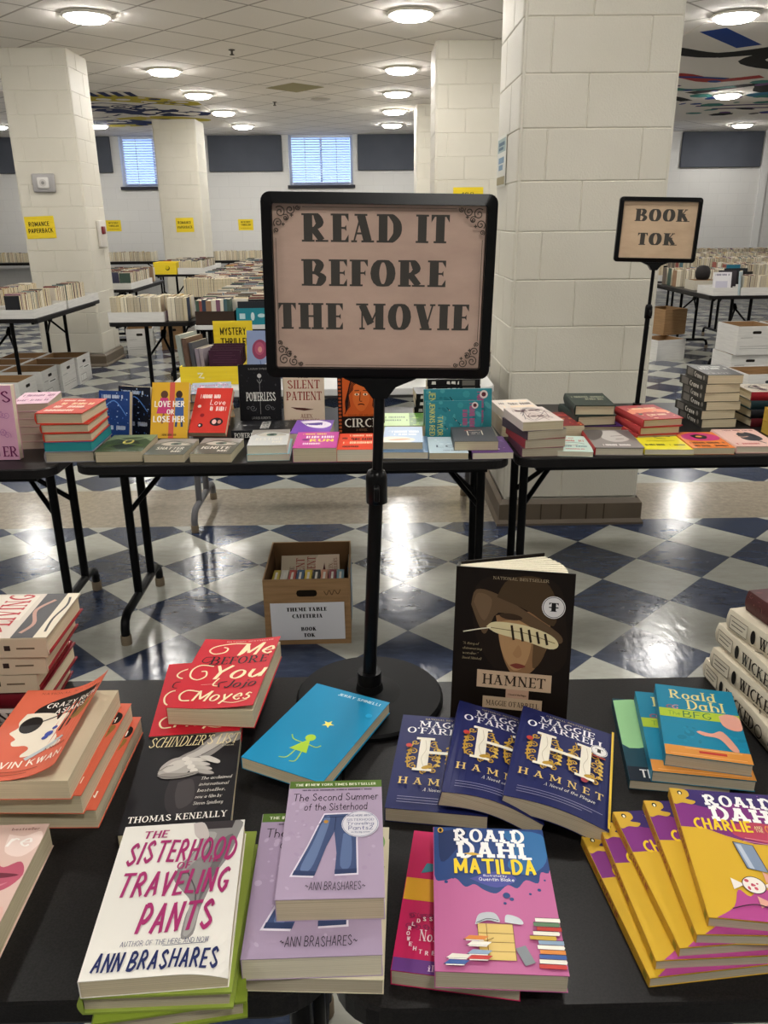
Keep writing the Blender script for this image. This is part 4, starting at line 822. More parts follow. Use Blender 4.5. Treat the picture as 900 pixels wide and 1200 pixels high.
# ---------------------------------------------------------- right foreground table
def hard_art(c):
    c.poly([(14, 86), (24, 94), (56, 98), (86, 92), (94, 70), (96, 44), (80, 34), (40, 34), (22, 48), (14, 66)], '#1f1712', True)
    c.poly([(34, 70), (62, 74), (80, 68), (80, 54), (74, 42), (64, 33), (52, 32), (44, 40), (38, 54)], '#8a6848', True).poly([(37, 66), (60, 69), (66, 56), (62, 40), (52, 35), (43, 43), (38, 54)], '#ab865e', True).poly([(68, 62), (80, 64), (77, 46), (68, 38)], '#5e4831', True)
    c.poly([(12, 76), (16, 86), (34, 84), (60, 74), (88, 62), (92, 56), (84, 56), (60, 66), (36, 72), (26, 58), (20, 62)], '#5d4a36', True).poly([(34, 82), (44, 94), (70, 96), (84, 84), (84, 66), (60, 75)], '#463726', True).poly([(14, 78), (18, 84), (30, 80), (24, 66)], '#6d5842', True)
    c.poly([(26, 62.5), (34, 66), (60, 65), (82, 60), (89, 54), (82, 51), (60, 55), (36, 58.5)], '#d8cba0', True).line([(6, 58), (20, 60.5), (30, 62)], 1, '#e6dfc6').line([(30, 62), (60, 60), (86, 55)], .6, '#6a5a3a')
    for x in (48, 56, 63, 70, 77): c.line([(x, 64.5-(x-48)*.13), (x+2.4, 55-(x-48)*.05)], 2, '#2a2018', False)
    c.poly([(50, 46), (55, 52), (58, 46), (54, 43.5)], '#a07a54', True).poly([(48, 38.5), (54, 40), (62, 38.5), (55, 36.5)], '#7a3a30', True).ell(47, 70, 10, 2, '#3a2c20', -5)
    c.text('NATIONAL BESTSELLER', 30, 78, 93.5, 1.7, '#b8a88a', 'fine')
    c.circ(83, 78, 10, '#d8d6d6').ring(83, 78, 9, .6, '#5a5a60').text('T', 79, 87, 75.6, 5.2, '#1c1a1c', 'fat').line([(79, 78), (87, 78)], 1, '#1c1a1c', False)
    c.rect(20, 22.5, 85, 34, '#c2a78c').rect(46, 16.5, 66, 22.5, '#b7937c').rect(26, 9, 78, 16.8, '#b9a084')
    c.text('HAMNET', 25, 80, 25, 6.2, '#2b2019', 'serif').text('MAGGIE O\'FARRELL', 29, 75, 11, 3.2, '#3a2c20', 'serif').text('A Novel of the Plague', 48, 64, 18.6, 1.2, '#3a2c20', 'sans')
    for i, t_ in enumerate(['"A thing of', 'shimmering', 'wonder."', 'David Mitchell']): c.text(t_, 6, 20+i % 2*3, 50-i*3.2, 1.5, '#a89878', 'ital')
def open_hardcover():
    w, l = .172, .240; mx = TR(.121, 1.062, ZT, -12.0, 79, 0) @ Matrix.Translation((0, l/2, 0))
    o = empty('hardcover_book', mx, 'dark hardcover with a hat and feather portrait standing open upright behind the blue paperbacks', 'book')
    # local x runs from the spine, y up the book, z out of the front cover
    f = MB(); f.box(0, w, -l/2, l/2, -.003, 0, M('#17110e', .35)); cv = Canvas(f, (0, -l/2, 0), (1, 0, 0), (0, 1, 0), w, l, rough=.35); cv.rect(0, 0, 100, 100, '#17110e'); hard_art(cv); f.build('front_cover', o)
    a = math.radians(40); ca, sa = math.cos(a), math.sin(a)
    T_ = Matrix.Translation((-.004, 0, -.030)) @ Matrix.Rotation(a, 4, 'Y')
    k = MB(); k.box(0, w, -l/2, l/2, -.003, 0, M('#17110e', .35), T_); k.build('back_cover', o)
    s = MB(); s.box(-.004, 0, -l/2, l/2, -.033, 0, M('#17110e', .35)); cv = Canvas(s, (-.004, l/2, -.033), (0, -1, 0), (0, 0, 1), l, .033); cv.text("HAMNET", 12, 62, 30, 40, '#a8946c', 'serif'); s.build('spine', o)
    p = MB(); n = 9
    for i in range(n):     # leaves fan between the covers
        t0 = i/n; t1 = (i+1)/n; A0, A1 = a*t0*.98+.012, a*(t1-.04)*.98+.012; z0, z1 = -.0034-.028*t0, -.0034-.028*t1
        L = (w-.006)*(1-.05*abs(t0-.5)); q = [(0, z0), (L*math.cos(A0), z0-L*math.sin(A0)), (L*math.cos(A1), z1-L*math.sin(A1)), (0, z1)]
        V = [(x, y, z) for y in (-l/2+.004, l/2-.004) for x, z in q]
        p.add(V, [[0, 1, 2, 3], [7, 6, 5, 4], [0, 4, 5, 1], [1, 5, 6, 2], [2, 6, 7, 3], [3, 7, 4, 0]], PAGEW)
    p.build('page_block', o)
open_hardcover()
NV, GD, IV = '#1f2456', '#b99338', '#e6dfce'
def ham_art(c):
    c.text('NATIONAL BESTSELLER', 26, 76, 95.5, 1.7, '#c9b98a', 'fine').text('MAGGIE', 20, 80, 87, 6.4, '#e9e6ea', 'serif').text("O'FARRELL", 8, 92, 79, 6.4, '#e9e6ea', 'serif')
    for s, cx in ((0, 30), (1, 72)):
        for i, (dx, y, r_) in enumerate([(-11, 68, 4), (10, 66, 6), (-12, 58, 5), (9, 56, 6), (-11, 50, 4), (12, 50, 4), (8, 44, 5), (-10, 42, 5), (11, 38, 4), (-4, 71, 3), (2, 37, 4), (13, 60, 4)]):
            c.spiral(cx+dx, y, r_, 1.3, 1.5, GD, i*1.1, 1 if i % 2 else -1)
        c.line([(cx-15, 40), (cx-17, 52), (cx-13, 66)], 1.6, GD).line([(cx+14, 42), (cx+17, 54), (cx+10, 70)], 1.6, GD)
        for y in (46, 50, 54, 58, 62): c.ell(cx-16, y, 3, 1.1, GD, 30).ell(cx+16, y-2, 3, 1.1, '#d2b058', -30)
        c.rect(cx-5.5, 38, cx+5.5, 72, IV).rect(cx-10, 70.5, cx+10, 73, IV).rect(cx-10, 37, cx+10, 39.5, IV).line([(cx+2, 40), (cx-2, 50), (cx+2, 60), (cx, 70)], .5, '#b9ac94')
        c.ell(cx+5, 41, 6, 1.8, GD, 25)
    c.rect(34, 54, 68, 57, IV).circ(13, 62, 3.4, '#b03a34').circ(72, 35, 3.4, '#9a3440').line([(58, 60), (62, 66), (60, 72)], 1.2, GD)
    c.text('H A M N E T', 8, 92, 22, 6.0, '#d9b96a', 'serif').text('A Novel of the Plague', 34, 84, 16, 2.8, '#e6e0cf', 'ital')
    for y in (9.5, 7, 4.5): c.line([(10, y), (90-(9-y)*4, y)], .7, '#8a88a6', False)
hw_b = lambda x, y, z: (x, y, z+.010*math.sin((x/.132+.5)*PI*1.1)*max(0, (.11-y)/.21))
GH = 'navy paperbacks with gilded letters'
book('navy paperback with gilded lettering, left one of the three', .092, .927, ZT, -9, .131, .207, .021, NV, ham_art, pages=PAGEG, group=GH)
book('navy paperback with gilded lettering, middle one leaning on the left copy', .163, .914, ZT+.0150, -12.5, .132, .207, .023, NV, ham_art, roll=12.5, bend=hw_b, pages=PAGEG, group=GH)
def ham_art2(c): ham_art(c); c.rect(97.6, 0, 100, 100, '#d8b53c'); c.circ(85, 72, 9, '#e2dfdd').text('T', 81, 89, 70, 4, '#1c1a1c', 'fat').ring(85, 72, 8, .6, '#5a5a60').line([(78, 65), (92, 65)], 2.6, '#a0453c', False)
book('navy paperback with a yellow edge and round sticker, right one of the three', .246, .894, ZT+.0165, -17.5, .132, .203, .024, NV, ham_art2, roll=11.5, bend=lambda x, y, z: (x, y, z+.008*math.sin((x/.132+.5)*PI)*max(0, (.11-y)/.21)), pages=PAGEG, group=GH)
def witch_art(c):
    c.poly([(0, 97), (30, 100), (38, 88), (32, 74), (36, 58), (34, 42), (0, 40)], '#8fbf8a', True).poly([(30, 40), (40, 40), (44, 28), (34, 24)], '#c9858a', True).poly([(34, 28), (60, 24), (96, 26), (96, 16), (40, 16)], '#cdb59a', True).rect(0, 0, 100, 15, '#16202c').text('The', 12, 32, 4, 8, '#e8e6e0', 'bold').text('H', 38, 60, 2, 12, '#e8e6e0', 'fat')
book('dark teal paperback with a pale green patch, bottom of the three at right', .423, .974, ZT, -9.5, .130, .198, .0145, '#17414f', witch_art, pages=PAGEG)
def bfg_art(c):
    Y = '#d9cf8a'; c.specks(14, 5, 18, 95, 40, 5, ['#12708a', '#1580a0'], 4)
    c.text('Roald', 16, 76, 81, 12, Y, 'serif').text('Dahl', 36, 84, 66, 13, Y, 'serif').rect(0, 52, 100, 64, '#a7bd34')
    c.text('The', 10, 26, 55, 5.5, '#5f8f3a', 'hand').text('BFG', 29, 64, 53.5, 8.5, '#2f6a48', 'hand').spiral(14, 66, 6, 1, 2, '#8a5a70', 0).spiral(22, 66, 6, 1, 2, '#b58a9a', 1)
    c.poly([(74, 60), (86, 64), (99, 60), (99, 44), (86, 42), (76, 48)], '#d69a8a', True).poly([(46, 36), (60, 34), (74, 38), (88, 16), (80, 14), (68, 28), (50, 30), (42, 34)], '#cf9482', True).rect(0, 0, 100, 13, '#cf8a3e').rect(40, 6, 72, 9, '#b5342a').line([(6, 3), (94, 3)], .8, '#e9b070', False).line([(24, 11), (90, 11)], .8, '#e9c08a', False)
GB = 'teal and orange paperbacks'
book('teal paperback with lime band and orange foot, lower copy', .453, .966, ZT+.015, -11, .131, .196, .0165, '#157a98', bfg_art, pages=PAGEG, group=GB)
book('teal paperback with lime band and orange foot, smaller top copy', .465, .966, ZT+.032, -14.5, .110, .178, .018, '#157a98', bfg_art, pages=PAGEG, group=GB)
def mat_low(c):
    c.rect(0, 46, 100, 62, '#e0a828').rect(0, 0, 100, 8, '#6a3a86').text('illustrated', 28, 70, 2, 3.6, '#e6cfe0', 'serif').rect(30, 78, 36, 96, '#8aa63a').rect(44, 70, 60, 96, '#8aa63a').poly([(12, 66), (22, 68), (26, 74), (16, 74)], '#3f8a94').line([(24, 74), (26, 80)], 1, '#2a2a3a', False).line([(34, 50), (46, 56)], 1.2, '#b0562a', False)
    for i in range(26): c.spiral(8+(i*13) % 44, 28+(i*7) % 14, 3, 1.2, .7, '#8f1f52', i)
    c.text('No.1', 18, 34, 19, 6.6, '#f0d8e0', 'serif')
    r_ = 17
    for i in range(20):
        a = 2*PI*i/20; x, y = 26+r_*math.cos(a), 22+r_*.65*math.sin(a); c.text('THEWORLDSSTORYTELLER'[-(i+6) % 20], x-1.4, x+1.4, y-1, 2.4, '#f0d8e0', 'bold')
def mat_art(c):
    c.poly([(0, 100), (100, 100), (100, 68), (92, 66), (88, 58), (78, 60), (70, 54), (62, 56), (52, 50), (42, 52), (34, 56), (26, 54), (18, 60), (8, 58), (0, 62)], '#25427a', True).poly([(58, 98), (98, 96), (98, 74), (80, 64), (64, 70), (72, 84)], '#2f6a9e', True).poly([(4, 96), (30, 98), (20, 82), (6, 72)], '#1d2f5c', True).poly([(30, 60), (56, 66), (70, 60), (52, 54)], '#4a4f9a', True)
    for x, y, r_ in ((10, 57, 1.6), (16, 60, 1), (88, 53, 1.6), (80, 50, 1.2), (94, 60, 1), (60, 48.5, 3), (64, 46, 1.8), (58, 43, 1.3)): c.circ(x, y, r_, '#25427a')
    c.ell(6, 97, 2.6, 2.2, '#d8a83a').ell(6, 97, 1.4, 1.6, '#1a1a1a')
    W_ = '#f4f2f0'; c.text('ROALD', 18, 82, 88.5, 9.5, W_, 'chunky', .03).text('DAHL', 20, 86, 75.5, 12, W_, 'chunky', .03).poly([(26, 78.5), (34, 79.5), (42, 78), (34, 77)], '#d8b04a')
    c.text('MATILDA', 17, 88, 64, 9.5, '#f0cf2c', 'bold', .05).text('Illustrated by', 42, 62, 61.3, 1.5, '#e9eaf2', 'sans').text('Quentin Blake', 38, 68, 58.2, 2.3, '#e9eaf2', 'sans')
    T_, L_ = '#d8b96a', '#7a5a2c'
    c.rect(34, 7, 62, 29, T_)
    for y in (12, 17.5, 23): c.line([(34, y), (62, y)], .5, L_, False)
    c.line([(41, 7), (41, 29)], .5, L_, False).line([(34, 7), (34, 29), (62, 29), (62, 7)], .5, L_, False)
    c.poly([(32, 28), (42, 31), (52, 30), (48, 36), (36, 35)], '#b9bdc2', True).poly([(56, 30), (70, 29), (68, 33), (58, 35)], '#c6cacf', True).line([(33, 29), (42, 32), (51, 31)], .6, '#3a3a42')
    c.poly([(62, 14), (70, 16), (76, 6), (68, 4)], '#7e8388').line([(40, 18), (46, 20)], .6, L_)
    cols = ['#c23a34', '#e9e4d8', '#3a5a9a', '#d8843a', '#efe9dc', '#8aa0b8', '#c9a53a', '#e6e0d2', '#b5342a', '#5a7a5a', '#efe9dc', '#7a3a5a']
    r = random.Random(5)
    for i in range(11):
        y = 3+i*2.75; x = 78+r.uniform(-4, 3); c.poly([(x, y), (x+20, y-.3), (x+21, y+1), (x+20, y+2.3), (x, y+2.4)], cols[i % 12]).line([(x, y+2.4), (x+20, y+2.3)], .45, '#2a2228', False)
    for i, (x, y) in enumerate([(6, 3), (8, 6.4), (24, 6), (24, 9), (24, 14), (22, 17.4)]): c.poly([(x, y), (x+16, y), (x+20, y+2.4), (x+5, y+2.8)], cols[(i*5+2) % 12]).line([(x, y), (x+16, y)], .5, '#2a2228', False).poly([(x+2, y-.6), (x+16, y-.6), (x+16, y), (x+2, y)], '#f0ece2')
book('magenta and yellow paperback with a round award stamp, lower one beside the pink book', .093, .686, ZT, -10, .129, .198, .0195, '#c81f5c', mat_low, pages=PAGEG)
book('pink paperback with a navy cloud and yellow title over drawn books', .126, .672, ZT+.020, -4, .129, .197, .022, '#bb6494', mat_art, pages=PAGEG)
def ch_art(c):
    P = '#5a2a6a'
    c.rect(0, 62, 100, 100, '#3a2a66').poly([(0, 92), (30, 84), (60, 90), (100, 78), (100, 58), (0, 60)], '#7a2f78', True).poly([(40, 70), (70, 74), (100, 66), (100, 56), (50, 60)], '#b5405a', True).specks(24, 2, 64, 98, 98, .9, ['#8a5aa0', '#a04a8a'], 4)
    c.poly([(0, 66), (20, 66), (36, 61), (58, 56), (80, 52), (100, 55), (100, 0), (0, 0)], '#d0a82f').poly([(0, 100), (14, 99), (16, 94), (12, 91), (20, 89), (16, 86), (8, 87), (0, 86)], '#caa236', True).ell(8, 96, 2.2, 1.9, '#2a2a1a').ell(8, 95.6, 1.1, 1.2, '#e9e4c8')
    W_ = '#f4f2f0'; c.text('ROALD', 28, 90, 86.5, 9, W_, 'chunky', .03).text('DAHL', 30, 96, 73.5, 11.5, W_, 'chunky', .03)
    c.text('CHARLIE', 12, 62, 65.5, 8, '#e9c62c', 'bold', .05).text('AND', 64, 71, 68.4, 2.2, '#e8d9a0', 'sans').text('THE', 64, 71, 65.6, 2.2, '#e8d9a0', 'sans').text('CHOCOLATE', 73, 99, 66, 5, '#e0923a', 'bold', .04).text('FACTORY', 80, 99, 60, 4, '#e0923a', 'bold').line([(52, 60), (74, 58)], .9, '#d88a9a', False).line([(50, 57.5), (76, 55.4)], .9, '#d88a9a', False)
    # plain generic splash in place of the cover figure
    c.poly([(6, 0), (22, 8), (30, 20), (38, 16), (50, 24), (60, 14), (74, 22), (88, 16), (100, 20), (100, 0)], '#b04a8a', True)
    K = '#3a2430'
    c.poly([(40, 56), (56, 54), (60, 34), (44, 36)], '#7f8ea6').poly([(42, 54.5), (46, 54), (50, 36), (46, 36.4)], '#b3bdcb').line([(40, 56), (56, 54), (60, 34), (44, 36), (40, 56)], .7, K, False)
    for x, y, r_, cc_ in ((44, 24, 9, '#e9e2da'), (70, 30, 8, '#d9a08f'), (86, 22, 8, '#e9e2da'), (60, 12, 9, '#d9a08f')):
        c.poly([(x-r_*1.9, y+4), (x-r_*.8, y), (x-r_*1.9, y-4)], cc_).poly([(x+r_*1.9, y+4), (x+r_*.8, y), (x+r_*1.9, y-4)], cc_).circ(x, y, r_, cc_).ring(x, y, r_, .7, K).specks(7, x-r_*.6, y-3, x+r_*.6, y+3, 1.6, ['#b5405a', '#c9566a'], int(x))
    c.line([(72, 44), (84, 52)], 1.4, K, False).circ(88, 54, 6, '#efe3c0').ring(88, 54, 6, .7, K).spiral(88, 54, 5, 1.6, .8, '#c98a4a').line([(20, 6), (40, 10), (60, 6), (80, 10)], 1, K)
def ch_sp(c): c.rect(0, 0, 100, 100, '#bf9430').text('ROALD DAHL', 6, 28, 25, 50, '#b5562a', 'bold').text('CHARLIE', 32, 60, 25, 50, '#8a3a3a', 'bold').specks(14, 62, 20, 86, 80, 1.4, ['#5a2a4a', '#8a3a2a'], 7).rect(93, 20, 97, 80, '#8a7a2a')
ch0 = None
for i, (x, y, r_, s) in enumerate([(.326, .694, 5.5, 'leftmost and lowest'), (.341, .699, 1.5, 'second from the left'), (.362, .704, 3, 'third from the left'), (.390, .702, -3.0, 'fourth from the left'), (.413, .704, -8.5, 'on top at the right')]):
    z = ZT+.0124*i; L_ = 'yellow and purple paperback fanned out in the right corner, '+s
    if ch0 is None: ch0 = book(L_, x, y, z, r_, .129, .198, .0122, '#cfa630', ch_art, spine='#bf9430', sart=ch_sp, pages=PAGEG, group='yellow and purple paperbacks in a fan')
    else: dup(ch0, TR(x, y, z, r_), L_)
def wick_sp(c): c.text('WICKED', 34, 72, 24, 52, '#2a2522', 'serif').ring(78, 50, 4, .8, '#1c1a18').ell(28, 50, 2.4, 34, '#1c1a18').rect(4, 18, 22, 82, '#d8d0bd').line([(4, 18), (22, 18), (22, 82), (4, 82), (4, 18)], .4, '#2a2522', False).line([(6, 60), (20, 60)], .6, '#2a2522', False).line([(6, 40), (18, 40)], .6, '#2a2522', False).rect(90, 40, 92, 60, '#1c1a18')
def wick_art(c):
    K = '#2a2522'
    for i in range(8): c.ring(12+i*11, 40+20*math.sin(i*1.3), 6, 1.3, K)
    c.line([(4, 30), (30, 60), (60, 34), (96, 70)], 1, K).line([(4, 60), (40, 30), (70, 64), (96, 40)], 1, K).text('WICKED', 16, 86, 70, 14, K, 'serif').specks(20, 5, 10, 95, 90, 3, ['#8f8878', '#b9b09c'], 8)
WK = 'cream hardcovers stacked at the right edge'
# spines face left and slightly towards the viewer
for i, (x, y, r_, s) in enumerate([(.640, 1.055, 3, 'bottom one with ink drawings'), (.650, 1.040, 10, 'second from the bottom'), (.655, 1.052, 6, 'third from the bottom'), (.672, 1.045, 12, 'top one')]):
    book('cream hardcover with framed spine label, right edge stack, '+s, x, y, ZT+.0345*i, r_, .156, .235, .034, '#c9bfaa', wick_art, spine='#cfc6b2', sart=wick_sp, hard=True, pages=PAGEW, group=WK)
book('dark red mottled hardcover lying on the cream stack at the right edge', .672, 1.055, ZT+.138, 10, .125, .19, .034, '#4a2a2c', lambda c: c.specks(90, 1, 1, 99, 99, 3, ['#6a3a3a', '#2a1a1c', '#8a5a52'], 3), spine='#52302f', sart=lambda c: c.specks(70, 1, 5, 99, 95, 2, ['#7a4a48', '#2a1a1c', '#9a6a62'], 5), hard=True)
# ================================================================== books on the middle tables
def cover(base, txt=(), shapes=None):
    def f(c):
        if shapes: shapes(c)
        for t in txt: c.text(*t)
    return f
# --- left table: pink and red piles
def pink_art(c): c.specks(40, 2, 4, 98, 96, 4, ['#c77fa6', '#e8c3d3', '#b5588c'], 3).ink(8, 92, 62, 16, '#7d2a5e').ink(8, 92, 22, 14, '#7d2a5e')
def pinkst(c):
    r = random.Random(4)
    for i in range(16): c.spiral(r.uniform(10, 90), r.uniform(30, 68), 8, 1.4, 1.2, '#b77aa6', i)
    c.text('S', 78, 97, 78, 14, '#6d2050', 'serif').text('ER', 66, 98, 5, 13, '#6d2050', 'serif').ink(10, 74, 78, 14, '#6d2050').ink(10, 62, 5, 13, '#6d2050')
book('pink hardcover with purple letters standing upright at the left edge', -1.222, 2.60, ZT, 0, .152, .242, .030, '#d9a3bd', pinkst, tilt=86, pages=PAGEW, mx=TR(-1.222, 2.575, ZT, 0, 86) @ Matrix.Translation((0, .121, 0)))
pt = None
for i, (dx, r_, s) in enumerate([(.004, 4, 'bottom'), (-.004, 5, 'second'), (.004, 3, 'third'), (-.006, 5, 'fourth'), (.0, 4, 'fifth'), (-.004, 7, 'top one with the pink and white cover')]):
    book('pale pink paperback in the pile left of the red books, %s from below' % s if i < 5 else 'pale pink and white paperback on top of the pile left of the red books', -1.158+dx, 2.785, ZT+.0262*i, r_, .124, .20, .0258, '#dcb6c4' if i > 3 else '#c9a7a0', pink_art, pages=PAGEG, group='pile of pale pink paperbacks')
def redk(c): c.ink(6, 60, 80, 9, '#f1e3d0').ink(20, 92, 56, 14, '#f0d9a8').ink(16, 80, 36, 13, '#f1e3d0').ink(10, 70, 12, 12, '#f1e3d0').circ(84, 30, 7, '#9a2a22')
book('grey hardcover at the bottom of the red and teal pile', -.975, 2.625, ZT, 2, .155, .225, .036, '#8f8d90', None, hard=True, pages=PAGEG)
book('teal glitter edged book above the grey one in the red pile', -.975, 2.627, ZT+.0362, 1, .150, .225, .030, '#2b4f86', None, spine='#2b4f86', pages=M('#2f8f92', .5))
for i, (dx, r_, t_, s) in enumerate([(-.004, 3, .029, 'lowest'), (-.006, 1, .029, 'middle'), (-.012, -3, .036, 'topmost')]):
    book('red hardcover with gold lettering, %s of the three above the teal book' % s, -.972+dx, 2.63, ZT+[.0664, .0956, .1248][i], r_, .152, .222, t_, '#c8402e', redk, hard=True, group='red hardcovers in a pile')
# --- middle table
def star(c): c.specks(60, 3, 3, 97, 97, 2, ['#4a78c0', '#a8c4e8', '#2a4a8a'], 3).ink(10, 80, 84, 8, '#cfdcf0').line([(10, 60), (50, 80), (90, 50)], 3, '#5a8ad0').ink(14, 88, 20, 9, '#cfdcf0')
def stand(label, x, y, rz, w, l, t, lean, cov, art, hard=False, base=ZT, **k):
    return book(label, 0, 0, 0, 0, w, l, t, cov, art, hard=hard, mx=TR(x, y, base, rz, 90-lean) @ Matrix.Translation((0, l/2, 0)), **k)
stand('blue starry paperback standing beside the red pile', -.905, 2.80, -14, .12, .17, .022, 14, '#22407c', star, roll=0)
stand('dark paperback standing behind the blue starry one', -.84, 2.86, -18, .13, .175, .026, 8, '#1b1f2c', star)
def green_a(c): c.poly([(0, 60), (30, 80), (70, 84), (100, 60), (100, 100), (0, 100)], '#7f8f6c', True).poly([(20, 40), (50, 70), (80, 44), (60, 20), (40, 16)], '#1f2a18', True).ell(50, 56, 12, 14, '#c9b95a').ell(50, 58, 7, 9, '#2a3320').line([(10, 30), (40, 46), (90, 34)], 4, '#5f7a3a').line([(14, 80), (50, 66), (88, 82)], 3, '#a8b78a')
book('dark green paperback with a glowing figure at the left end of the front row', -.812, 2.612, ZT, 0, .150, .212, .036, '#3f4f34', green_a)
def eye(t):
    def f(c):
        c.poly([(0, 60), (40, 86), (100, 70), (100, 100), (0, 100)], '#8f8a82', True).poly([(14, 66), (40, 80), (80, 72), (92, 60), (60, 54), (30, 56)], '#c2bcae', True).ell(54, 66, 14, 8, '#4f6a5c').ell(54, 66, 6, 4, '#15181a').line([(14, 66), (40, 82), (92, 62)], 2.5, '#1a1c1f').text(t, 16, 86, 30, 15, '#dcd8cc', 'bold').text('ME', 60, 86, 14, 10, '#dcd8cc', 'bold')
    return f
book('grey green paperback with an eye on the cover, second in the front row', -.660, 2.592, ZT, -3, .131, .195, .027, '#5a5f58', eye('SHATTER'), pages=PAGE)
book('grey green paperback with an eye, third in the front row', -.508, 2.585, ZT, -4, .135, .195, .029, '#54564a', eye('IGNITE'), pages=PAGE)
book('pale turquoise paperback under the white one in the front row', -.334, 2.598, ZT, 2, .136, .202, .022, '#8fb9bd', None, pages=PAGEW)
book('white paperback with a grey eye resting on the turquoise book', -.337, 2.605, ZT+.0225, 2, .128, .205, .028, '#c9c9c6', eye('RESTORE'), pages=PAGEW)
def love_a(c):
    c.rect(48, 0, 62, 100, '#cf5a48').ell(34, 78, 10, 7, '#5a3a2a').poly([(24, 72), (44, 72), (56, 44), (14, 44)], '#c23a74').line([(34, 44), (30, 26)], 5, '#8a5a3e', False).ell(74, 78, 9, 7, '#3a2620').poly([(64, 72), (86, 72), (88, 40), (64, 40)], '#3d5a94').line([(70, 40), (68, 20)], 6, '#2f4570', False).line([(82, 40), (84, 20)], 6, '#2f4570', False)
    c.text('LOVE HER', 8, 90, 56, 10, '#f6f0e6', 'bold').text('OR', 42, 62, 43, 8, '#f6f0e6', 'bold').text('LOSE HER', 6, 92, 29, 10, '#f6f0e6', 'bold').ink(30, 70, 4, 4, '#6a4a1a')
stand('yellow romance paperback with a dancing couple leaning on a stack', -.712, 2.785, -3, .132, .203, .022, 27, '#d6a62c', love_a)
def unl(c): c.ink(14, 70, 76, 9, '#f3e6e0').text('Love', 44, 86, 62, 11, '#f3e6e0', 'hand').ink(46, 90, 48, 10, '#f3e6e0').ell(70, 24, 18, 9, '#2a2024').ell(64, 24, 6, 5, '#e9b8b0').ell(78, 24, 5, 4, '#c98a7a').circ(28, 16, 7, '#2a2024').circ(28, 38, 6, '#8a1f24').circ(26, 16, 3, '#f0e6e0').circ(16, 58, 5, '#f0dcd4')
stand('red romance paperback tilted back beside the yellow one', -.575, 2.775, -5, .132, .20, .022, 50, '#c93a30', unl, base=ZT+.012)
for i in range(4): book('cream paged hardcover in the stack behind the yellow romance book, %s' % ['bottom', 'second', 'third', 'top'][i], -.62+.012*(i % 2), 3.075, ZT+.032*i, [8, 12, 6, 10][i], .15, .22, .0315, ['#8a7060', '#b08a5a', '#5a4a44', '#6a7a8a'][i], pink_art if i == 3 else None, hard=True, group='stack behind the yellow romance book')
def powl(c):
    c.specks(50, 2, 4, 98, 96, 1.2, ['#3a3a3d', '#2e2e31'], 3).line([(50, 86), (50, 20)], 1, '#8a8a8a', False).circ(50, 82, 5, '#b9b9b6').line([(44, 76), (50, 70), (56, 76)], 1, '#9a9a98').text('POWERLESS', 16, 88, 42, 13, '#dcdad4', 'cond')
    for s in (-1, 1): c.spiral(50+s*18, 30, 8, 1.4, 1, '#77777a', 0, s).spiral(50+s*30, 30, 5, 1.2, .8, '#77777a', 0, -s)
    c.text('LAUREN ROBERTS', 24, 78, 92, 2.4, '#aaa8a4', 'fine').text('LAUREN ROBERTS', 28, 74, 12, 3.5, '#aaa8a4', 'fine')
def pow_sp(c): c.text('POWERLESS', 5, 48, 25, 48, '#dcdad4', 'cond').line([(56, 50), (90, 50)], 8, '#3a3a3d', False)
book('black fantasy hardcover lying flat with its spine to the front', -.383, 2.845, ZT, 91, .145, .222, .033, '#1c1c1f', powl, sart=pow_sp, hard=True)
stand('black fantasy hardcover standing upright behind its flat copy', -.409, 2.975, 0, .152, .228, .03, 8, '#18181b', powl, hard=True, pages=PAGEW)
def sil(c): c.poly([(0, 40), (30, 44), (100, 36), (100, 0), (0, 0)], '#d2bea8', True).text('THE', 34, 62, 78, 7, '#6a4a44', 'serif').text('SILENT', 10, 90, 61, 13, '#8a2f2a', 'serif').text('PATIENT', 6, 94, 42, 13, '#8a2f2a', 'serif').poly([(16, 30), (50, 28.5), (74, 26), (50, 24), (30, 26)], '#4f2a26').text('ALEX', 40, 70, 12, 6, '#8a5a4a', 'serif').text('MICHAELIDES', 14, 88, 4, 6, '#8a5a4a', 'serif')
stand('cream thriller with dark red serif title standing beside the black one', -.247, 2.985, 0, .150, .225, .028, 8, '#cdbda6', sil, hard=True, pages=PAGEW)
def things(c): c.ink(14, 70, 82, 8, '#f2d64a').ink(12, 92, 60, 14, '#f6e5ee').text('RUN', 34, 90, 38, 15, '#f2d64a', 'bold').ink(12, 60, 20, 11, '#f6e5ee').line([(10, 10), (60, 8)], 2, '#8a1f6a', False).circ(24, 50, 9, '#7a2a74')
def purp(c): c.poly([(10, 90), (60, 96), (96, 70), (80, 40), (40, 50)], '#ece2ee', True).poly([(20, 70), (70, 80), (60, 60)], '#4a2f8a', True).ink(30, 80, 60, 12, '#5a3aa0')
book('purple and white paperback behind the thick pink one', -.205, 2.785, ZT, -3, .136, .20, .040, '#7a4ab0', purp, pages=PAGEW)
book('thick pink paperback with yellow and white title', -.178, 2.577, ZT, -.5, .140, .205, .047, '#c24a9a', things, pages=PAGE)
def hot(c): c.ink(30, 92, 80, 11, '#f5d9b8').ink(10, 40, 62, 12, '#2a1a1a').ink(36, 92, 56, 15, '#2a1a1a').ink(14, 92, 34, 14, '#f5d9b8').ink(14, 60, 12, 11, '#2a1a1a')
book('orange red paperback with bold black and cream title', -.047, 2.577, ZT, -1, .120, .205, .040, '#dd4f36', hot, pages=PAGEW)
